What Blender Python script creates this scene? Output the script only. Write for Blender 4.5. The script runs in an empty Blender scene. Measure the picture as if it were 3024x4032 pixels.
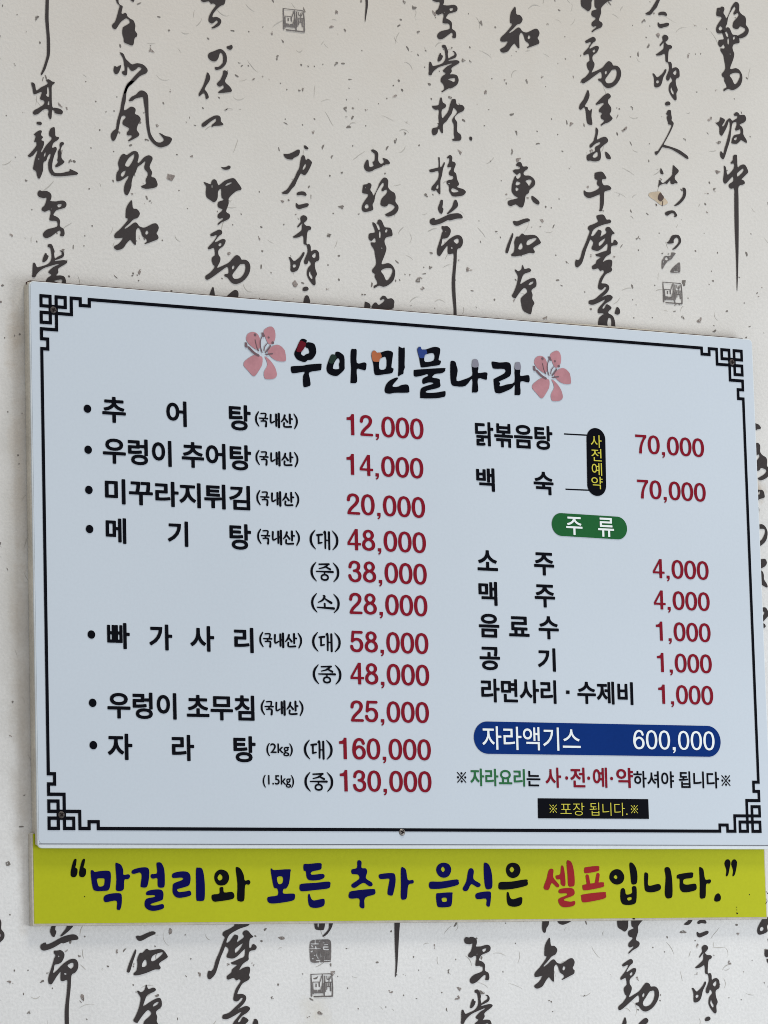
import bpy, math, random
import numpy as np
from mathutils import Matrix, Vector

S = bpy.context.scene
COL = S.collection

# ---------------------------------------------------------------- camera
cam = bpy.data.cameras.new("camera")
cam.sensor_fit = 'VERTICAL'
cam.sensor_height = 24.0
cam.lens = 15528.7 / 4032 * 24.0
cam.clip_start = 0.05
cam.clip_end = 60.0
cam_o = bpy.data.objects.new("camera", cam)
CAM = Vector((-2.14488375, -4.50733978, 0.92574206))
ROT = Matrix(((0.8630038, -0.04420437, -0.50325979),
              (-0.50448501, -0.12829054, -0.85383629),
              (-0.02682018, 0.99075098, -0.13301567)))
cam_o.matrix_world = Matrix.Translation(CAM) @ ROT.to_4x4()
COL.objects.link(cam_o)
S.camera = cam_o

# ---------------------------------------------------------------- world, lamps, exposure
w = bpy.data.worlds.new("World")
S.world = w
w.use_nodes = True
bgn = w.node_tree.nodes.get("Background") or w.node_tree.nodes.new("ShaderNodeBackground")
bgn.inputs[0].default_value = (0.95, 0.97, 1.0, 1)
bgn.inputs[1].default_value = 0.48

def area(name, loc, target, sx, sy, power, rgb):
    l = bpy.data.lights.new(name, 'AREA')
    l.shape = 'RECTANGLE'
    l.size, l.size_y = sx, sy
    l.energy = power
    l.color = rgb
    o = bpy.data.objects.new(name, l)
    o.location = loc
    o.rotation_euler = (Vector(target) - Vector(loc)).to_track_quat('-Z', 'Y').to_euler()
    COL.objects.link(o)
    return o

area("window_light", (3.2, -2.7, 0.5), (0.75, 0, 1.2), 1.8, 2.0, 58, (0.90, 0.95, 1.0))
area("ceiling_light", (0.9, -2.0, 7.0), (0.7, 0, 1.4), 2.2, 1.0, 150, (1.0, 0.93, 0.82))

S.view_settings.view_transform = 'Standard'
S.view_settings.look = 'None'
S.view_settings.exposure = 0.12
S.view_settings.gamma = 1.0
S.view_settings.use_curve_mapping = False
S.render.engine = 'CYCLES'
S.cycles.pixel_filter_type = 'BLACKMAN_HARRIS'
S.cycles.filter_width = 0.95

# ---------------------------------------------------------------- helpers
WALL_Y, FACE_Y, BAN_Y = 0.004, -0.015, -0.0055
F = 15528.7
_R = np.array(ROT)
_C = np.array(CAM)

def PX(x, y, plane):
    """point of the photograph -> (X, Z) on the vertical plane Y = plane"""
    d = _R @ np.array([(x - 1512) / F, -(y - 2016) / F, -1.0])
    t = (plane - _C[1]) / d[1]
    p = _C + t * d
    return p[0], p[2]

def lin(c):
    c = c / 255.0
    return c / 12.92 if c <= 0.04045 else ((c + 0.055) / 1.055) ** 2.4

LIGHT = 0.80     # how bright a white surface renders here
def pic(r, g, b, k=LIGHT):
    return tuple(min(0.9, lin(v) / k) for v in (r, g, b))

def mat(name, rgb, rough=0.6, spec=0.12, mottle=0.05, mscale=6.0, bump=0.0, bscale=400.0, fine=0.03):
    m = bpy.data.materials.new(name)
    m.use_nodes = True
    nt = m.node_tree
    N, L = nt.nodes, nt.links
    b = N["Principled BSDF"]
    b.inputs["Roughness"].default_value = rough
    b.inputs["Specular IOR Level"].default_value = spec
    tc = N.new("ShaderNodeTexCoord")
    geo = N.new("ShaderNodeNewGeometry")
    n1 = N.new("ShaderNodeTexNoise"); n1.inputs["Scale"].default_value = mscale; n1.inputs["Detail"].default_value = 5
    n2 = N.new("ShaderNodeTexNoise"); n2.inputs["Scale"].default_value = 260; n2.inputs["Detail"].default_value = 2
    L.new(geo.outputs["Position"], n1.inputs["Vector"])
    L.new(geo.outputs["Position"], n2.inputs["Vector"])
    m1 = N.new("ShaderNodeMapRange"); m1.inputs[1].default_value = 0.3; m1.inputs[2].default_value = 0.7
    m1.inputs[3].default_value = 1 - mottle; m1.inputs[4].default_value = 1 + mottle
    L.new(n1.outputs[0], m1.inputs[0])
    m2 = N.new("ShaderNodeMapRange"); m2.inputs[1].default_value = 0.3; m2.inputs[2].default_value = 0.7
    m2.inputs[3].default_value = 1 - fine; m2.inputs[4].default_value = 1 + fine
    L.new(n2.outputs[0], m2.inputs[0])
    mm = N.new("ShaderNodeMath"); mm.operation = 'MULTIPLY'
    L.new(m1.outputs[0], mm.inputs[0]); L.new(m2.outputs[0], mm.inputs[1])
    vm = N.new("ShaderNodeVectorMath"); vm.operation = 'SCALE'
    vm.inputs[0].default_value = rgb[:3]
    L.new(mm.outputs[0], vm.inputs["Scale"])
    L.new(vm.outputs[0], b.inputs["Base Color"])
    if bump:
        nb = N.new("ShaderNodeTexNoise"); nb.inputs["Scale"].default_value = bscale; nb.inputs["Detail"].default_value = 4
        L.new(geo.outputs["Position"], nb.inputs["Vector"])
        bp = N.new("ShaderNodeBump"); bp.inputs["Strength"].default_value = bump; bp.inputs["Distance"].default_value = 0.001
        L.new(nb.outputs[0], bp.inputs["Height"]); L.new(bp.outputs[0], b.inputs["Normal"])
    return m

def tag(o, label=None, cat=None, kind=None, group=None):
    if label: o["label"] = label
    if cat: o["category"] = cat
    if kind: o["kind"] = kind
    if group: o["group"] = group
    return o

def link(name, me, material=None, parent=None, loc=(0, 0, 0)):
    o = bpy.data.objects.new(name, me)
    if material and me and not me.materials: me.materials.append(material)
    COL.objects.link(o)
    o.location = loc
    if parent: o.parent = parent
    return o

def mesh(verts, faces, name="m"):
    me = bpy.data.meshes.new(name)
    me.from_pydata([tuple(v) for v in verts], [], [tuple(f) for f in faces])
    me.update()
    return me

def slab(x0, x1, z0, z1, yf, yb, bevel=0.0, seg=3, r=0.0, wob=0.0):
    """upright panel: front at yf, back at yb, rounded corners r, softened front edge"""
    pts = []
    for cx, cz, a0 in ((x1 - r, z1 - r, 0), (x0 + r, z1 - r, 90), (x0 + r, z0 + r, 180), (x1 - r, z0 + r, 270)):
        if r <= 0:
            pts.append((cx, cz)); continue
        for i in range(6):
            a = math.radians(a0 + 18 * i)
            pts.append((cx + r * math.cos(a), cz + r * math.sin(a)))
    # subdivide the long edges so that the outline is never ruler-straight
    rnd = random.Random(7)
    out = []
    for i, p in enumerate(pts):
        q = pts[(i + 1) % len(pts)]
        d = math.dist(p, q)
        k = max(1, int(d / 0.05))
        for j in range(k):
            t = j / k
            jx = rnd.uniform(-wob, wob) if j else 0
            out.append((p[0] + (q[0] - p[0]) * t + jx, p[1] + (q[1] - p[1]) * t + jx))
    n = len(out)
    cx, cz = (x0 + x1) / 2, (z0 + z1) / 2
    def inset(p, d):
        return (p[0] - math.copysign(min(d, abs(p[0] - cx)), p[0] - cx), p[1] - math.copysign(min(d, abs(p[1] - cz)), p[1] - cz))
    rings = [(0.0, yb)]
    if bevel:
        for k in range(seg + 1):
            a = math.pi / 2 * k / seg
            rings.append((bevel * (1 - math.cos(a)), yf + bevel * (1 - math.sin(a))))
    else:
        rings.append((0.0, yf))
    V, Fc = [], []
    for d, y in rings:
        for p in out:
            # bevel only insets points lying near the rectangle's edges
            ix = p[0]; iz = p[1]
            if d:
                if abs(p[0] - x0) < max(r, 1e-4) + 0.002: ix += d
                if abs(p[0] - x1) < max(r, 1e-4) + 0.002: ix -= d
                if abs(p[1] - z0) < max(r, 1e-4) + 0.002: iz += d
                if abs(p[1] - z1) < max(r, 1e-4) + 0.002: iz -= d
            V.append((ix, y, iz))
    for k in range(len(rings) - 1):
        for i in range(n):
            j = (i + 1) % n
            Fc.append((k * n + i, k * n + j, (k + 1) * n + j, (k + 1) * n + i))
    Fc.append(tuple((len(rings) - 1) * n + i for i in range(n)))
    Fc.append(tuple(reversed(range(n))))
    return mesh(V, Fc)

# ---- ink: outlines and brush strokes become one clean filled outline (distance field + marching squares)
def smooth(pts, closed, n=3):
    P = np.array(pts, float)
    m = len(P)
    if m < 3: return P
    out = []
    rng = range(m) if closed else range(m - 1)
    for i in rng:
        if closed:
            p0, p1, p2, p3 = P[i - 1], P[i], P[(i + 1) % m], P[(i + 2) % m]
        else:
            p0, p1, p2, p3 = P[max(i - 1, 0)], P[i], P[i + 1], P[min(i + 2, m - 1)]
        for k in range(n):
            t = k / n
            out.append(0.5 * (2 * p1 + (p2 - p0) * t + (2 * p0 - 5 * p1 + 4 * p2 - p3) * t * t + (3 * p1 - p0 - 3 * p2 + p3) * t ** 3))
    if not closed: out.append(P[-1])
    return np.array(out)

def parse(txt, ox, oy, s, plane):
    """P outline, H hole, S sharp outline, E erasing stroke, plain 'x,y,w ...' stroke; parted by | """
    x0, z0 = PX(ox, oy, plane); x1, z1 = PX(ox + 100 / s, oy + 100 / s, plane)
    ws = math.sqrt(abs((x1 - x0) * (z1 - z0))) / 100
    out = []
    for part in txt.replace("\n", " ").split("|"):
        tk = part.split()
        if not tk: continue
        kind = 'L'
        if tk[0] in ('P', 'H', 'S', 'E'):
            kind = tk[0]; tk = tk[1:]
        pts, wd, last = [], [], 10
        for t in tk:
            v = [float(q) for q in t.split(",")]
            pts.append(PX(ox + v[0] / s, oy + v[1] / s, plane))
            if len(v) > 2: last = v[2]
            wd.append(last * ws / 2)
        if kind in 'PH': out.append((kind, smooth(pts, True), None))
        elif kind == 'S': out.append((kind, np.array(pts), None))
        else:
            a = smooth([(p[0], p[1], q) for p, q in zip(pts, wd)], False, 4) if len(pts) > 2 else np.array([(p[0], p[1], q) for p, q in zip(pts, wd)])
            out.append((kind, a[:, :2], a[:, 2]))
    return out

def sd_poly(X, Z, P):
    d = np.full(X.shape, 1e9); ins = np.zeros(X.shape, bool)
    n = len(P)
    for i in range(n):
        a, b = P[i], P[(i + 1) % n]
        ex, ez = b[0] - a[0], b[1] - a[1]
        wx, wz = X - a[0], Z - a[1]
        l2 = ex * ex + ez * ez
        if l2 < 1e-14: continue
        t = np.clip((wx * ex + wz * ez) / l2, 0, 1)
        d = np.minimum(d, (wx - ex * t) ** 2 + (wz - ez * t) ** 2)
        c = (a[1] > Z) != (b[1] > Z)
        if abs(ez) > 1e-12:
            ins ^= c & (X < ex * (Z - a[1]) / ez + a[0])
    d = np.sqrt(d)
    return np.where(ins, -d, d)

def sd_stroke(X, Z, P, R):
    if len(P) == 1:
        return np.hypot(X - P[0][0], Z - P[0][1]) - R[0]
    d = np.full(X.shape, 1e9)
    for i in range(len(P) - 1):
        a, b = P[i], P[i + 1]
        ex, ez = b[0] - a[0], b[1] - a[1]
        l2 = ex * ex + ez * ez + 1e-14
        wx, wz = X - a[0], Z - a[1]
        t = np.clip((wx * ex + wz * ez) / l2, 0, 1)
        d = np.minimum(d, np.hypot(wx - ex * t, wz - ez * t) - (R[i] + (R[i + 1] - R[i]) * t))
    return d

def contour(D, xs, zs):
    nz, nx = D.shape
    I = D < 0
    V, Fc, cache = [], [], {}
    def gv(j, i):
        k = (j, i)
        if k not in cache:
            cache[k] = len(V); V.append((xs[i], zs[j]))
        return cache[k]
    def ev(j, i, j2, i2):
        if (j2, i2) < (j, i): j, i, j2, i2 = j2, i2, j, i
        k = (j, i, j2, i2)
        if k not in cache:
            a, b = D[j, i], D[j2, i2]
            t = min(0.98, max(0.02, a / (a - b)))
            cache[k] = len(V)
            V.append((xs[i] + (xs[i2] - xs[i]) * t, zs[j] + (zs[j2] - zs[j]) * t))
        return cache[k]
    cnt = I[:-1, :-1].astype(int) + I[1:, :-1] + I[:-1, 1:] + I[1:, 1:]
    for j in range(nz - 1):
        row = cnt[j]
        nz_ = np.nonzero(row)[0]
        run = None
        for i in nz_:
            if row[i] == 4:
                if run is None: run = [i, i + 1]
                elif run[1] == i: run[1] = i + 1
                else:
                    Fc.append((gv(j, run[0]), gv(j, run[1]), gv(j + 1, run[1]), gv(j + 1, run[0]))); run = [i, i + 1]
                continue
            cs = [(j, i), (j, i + 1), (j + 1, i + 1), (j + 1, i)]
            ins = [bool(I[c]) for c in cs]
            if row[i] == 2 and ins[0] == ins[2]:
                for k in range(4):
                    if ins[k]:
                        c, p, q = cs[k], cs[k - 1], cs[(k + 1) % 4]
                        Fc.append((ev(*p, *c), gv(*c), ev(*c, *q)))
                continue
            f = []
            for k in range(4):
                c, q = cs[k], cs[(k + 1) % 4]
                if ins[k]: f.append(gv(*c))
                if ins[k] != ins[(k + 1) % 4]: f.append(ev(*c, *q))
            Fc.append(tuple(f))
        if run is not None:
            Fc.append((gv(j, run[0]), gv(j, run[1]), gv(j + 1, run[1]), gv(j + 1, run[0])))
    return V, Fc

def ink_mesh(shapes, res=0.0006):
    pos = [s for s in shapes if s[0] in 'PSL']
    allp = np.concatenate([s[1] for s in pos])
    pad = max([0.0] + [float(np.max(s[2])) for s in pos if s[2] is not None]) + 2.5 * res
    lo, hi = allp.min(0) - pad, allp.max(0) + pad
    nx, nz = int((hi[0] - lo[0]) / res) + 2, int((hi[1] - lo[1]) / res) + 2
    xs, zs = lo[0] + np.arange(nx) * res, lo[1] + np.arange(nz) * res
    D = np.full((nz, nx), 1e3)
    def block(sh, grow):
        a, b = sh[1].min(0) - grow, sh[1].max(0) + grow
        i0, i1 = max(0, int((a[0] - lo[0]) / res)), min(nx, int((b[0] - lo[0]) / res) + 2)
        j0, j1 = max(0, int((a[1] - lo[1]) / res)), min(nz, int((b[1] - lo[1]) / res) + 2)
        X, Z = np.meshgrid(xs[i0:i1], zs[j0:j1])
        d = sd_poly(X, Z, sh[1]) if sh[2] is None else sd_stroke(X, Z, sh[1], sh[2])
        return (slice(j0, j1), slice(i0, i1)), d
    for sh in pos:
        g = 3 * res + (0 if sh[2] is None else float(np.max(sh[2])))
        sl, d = block(sh, g)
        D[sl] = np.minimum(D[sl], d)
    for sh in shapes:
        if sh[0] in 'HE':
            sl, d = block(sh, 3 * res + (0 if sh[2] is None else float(np.max(sh[2]))))
            D[sl] = np.maximum(D[sl], -d)
    V, Fc = contour(D, xs, zs)
    c = (lo + hi) / 2
    me = mesh([(x - c[0], 0, z - c[1]) for x, z in V], Fc)
    return me, c

def ink(name, txt, tile, plane, lift, material, parent=None, res=0.0006):
    me, c = ink_mesh(parse(txt, *tile, plane), res)
    return link(name, me, material, parent, (c[0], plane - lift, c[1]))

# ---- printed text from the built-in font, fitted to the place it takes on the sign
_tc = bpy.data.curves.new("text", 'FONT')
_to = bpy.data.objects.new("text", _tc)
COL.objects.link(_to)
_tmesh = {}
def text_mesh(body, off):
    """outline of the built-in font's glyphs, thickened by off (in ems), as a filled mesh"""
    k = (body, off)
    if k in _tmesh: return _tmesh[k]
    _tc.body = body
    _tc.fill_mode = 'NONE'
    _tc.resolution_u = 4
    bpy.context.view_layer.update()
    dg = bpy.context.evaluated_depsgraph_get()
    me = bpy.data.meshes.new_from_object(_to.evaluated_get(dg))
    v = np.array([q.co[:2] for q in me.vertices])
    E = [tuple(e.vertices) for e in me.edges]
    bpy.data.meshes.remove(me)
    res = 0.0125
    pad = off + 3 * res
    lo, hi = v.min(0) - pad, v.max(0) + pad
    nx, nz = int((hi[0] - lo[0]) / res) + 2, int((hi[1] - lo[1]) / res) + 2
    xs, zs = lo[0] + np.arange(nx) * res, lo[1] + np.arange(nz) * res
    D2 = np.full((nz, nx), 1.0); ins = np.zeros((nz, nx), bool)
    g = off + 3 * res
    for i, j in E:
        a, b = v[i], v[j]
        i0, i1 = max(0, int((min(a[0], b[0]) - g - lo[0]) / res)), min(nx, int((max(a[0], b[0]) + g - lo[0]) / res) + 2)
        j0, j1 = max(0, int((min(a[1], b[1]) - g - lo[1]) / res)), min(nz, int((max(a[1], b[1]) + g - lo[1]) / res) + 2)
        X, Z = np.meshgrid(xs[i0:i1], zs[j0:j1])
        ex, ez = b[0] - a[0], b[1] - a[1]
        t = np.clip(((X - a[0]) * ex + (Z - a[1]) * ez) / (ex * ex + ez * ez + 1e-12), 0, 1)
        d = (X - a[0] - ex * t) ** 2 + (Z - a[1] - ez * t) ** 2
        D2[j0:j1, i0:i1] = np.minimum(D2[j0:j1, i0:i1], d)
        if abs(ez) > 1e-9:
            jj = np.nonzero((a[1] > zs) != (b[1] > zs))[0]
            for q in jj:
                ins[q] ^= xs < ex * (zs[q] - a[1]) / ez + a[0]
    D = np.sqrt(D2)
    D = np.where(ins, -D, D) - off
    V, Fc = contour(D, xs, zs)
    _tmesh[k] = (np.array(V), Fc)
    return _tmesh[k]

# ---- the price figures, drawn on a 108 x 160 cell
FIG = {
"0": "50,10,19 72,20,21 84,46,23 88,80,24 84,114,23 72,140,21 50,150,19 28,140,21 16,114,23 12,80,24 16,46,23 28,20,21 50,10,19",
"1": "S 50,0 68,0 68,159 44,159 44,46 13,46 13,27 32,24 43,16",
"2": "14,50,22 19,27,22 34,14,21 52,11,20 70,17,21 81,34,23 80,56,23 66,80,22 42,104,21 24,126,21 15,146,20|14,149,19 90,149,19",
"3": "14,48,22 20,25,21 38,11,20 56,11,20 73,20,21 79,40,23 72,62,22 56,73,19 44,75,18|44,75,18 66,79,20 82,94,22 86,114,23 78,138,22 58,150,20 40,150,20 20,137,22 11,113,22",
"4": "S 60,0 80,0 80,104 101,104 101,122 80,122 80,160 57,160 57,122 2,122 2,102|Q 57,104 57,36 20,104",
"5": "26,11,20 86,11,20|24,10,20 17,79,19|17,79,17 34,66,19 54,63,20 74,72,22 86,96,23 84,122,23 70,144,21 50,150,20 30,146,21 17,134,22 12,117,22",
"6": "84,40,21 76,20,21 60,11,20 42,13,20 26,28,22 16,58,23 13,96,24 20,128,23 34,146,21 52,150,20 72,144,21 86,124,23 87,96,23 76,76,22 58,65,20 40,68,20 24,82,20 17,96,20",
"7": "S 3,2 97,2 97,22 80,44 66,76 58,110 55,159 31,159 36,110 48,68 70,23 3,23",
"8": "50,10,19 70,18,20 80,41,22 70,64,20 50,72,18 30,64,20 20,41,22 30,18,20 50,10,19|50,73,18 76,86,21 87,112,23 78,138,22 50,150,19 22,138,22 13,112,23 24,86,21 50,73,18",
",": "S 10,136 35,136 35,160 31,173 22,183 13,185 12,176 20,172 23,161 10,161",
}
_fig = {}
def figure_mesh(body, k=1.0):
    if (body, k) not in _fig:
        x, shapes = 0.0, []
        for c in body:
            for part in FIG[c].split("|"):
                tk = part.split(); kind = 'L'
                if tk[0] in 'SQ': kind = tk[0]; tk = tk[1:]
                a = [list(map(float, t.split(","))) for t in tk]
                if kind == 'L':
                    q = [(p[0] + x, -p[1], p[2] * k / 2) for p in a]
                    P = smooth(q, False, 3) if len(a) > 2 else np.array(q)
                    shapes.append(('L', P[:, :2], P[:, 2]))
                else:
                    shapes.append(('S' if kind == 'S' else 'H', np.array([(p[0] + x, -p[1]) for p in a]), None))
            x += 55 if c == "," else 108
        me, c = ink_mesh(shapes, 2.4)
        _fig[body, k] = (np.array([(q.co.x, q.co.z) for q in me.vertices]), [tuple(p.vertices) for p in me.polygons])
        bpy.data.meshes.remove(me)
    return _fig[body, k]

def print_text(name, body, tile, box, material, parent, off=0.016, plane=None, lift=0.0011):
    plane = FACE_Y if plane is None else plane
    ox, oy, s = tile
    x0, x1, y0, y1 = box
    xc, yc = ox + (x0 + x1) / 2 / s, oy + (y0 + y1) / 2 / s
    u0 = PX(ox + x0 / s, yc, plane)[0]; u1 = PX(ox + x1 / s, yc, plane)[0]
    z1 = PX(xc, oy + y0 / s, plane)[1]; z0 = PX(xc, oy + y1 / s, plane)[1]
    v, f = figure_mesh(body, 1.0 + off) if body[0].isdigit() else text_mesh(body, off)
    a, b = v.min(0), v.max(0)
    sx, sz = (u1 - u0) / (b[0] - a[0]), (z1 - z0) / (b[1] - a[1])
    V = [((p[0] - (a[0] + b[0]) / 2) * sx, 0, (p[1] - (a[1] + b[1]) / 2) * sz) for p in v]
    me = mesh(V, f)
    return link(name, me, material, parent, ((u0 + u1) / 2, plane - lift, (z0 + z1) / 2))
OFF_K, OFF_N = 0.025, 0.04

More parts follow.
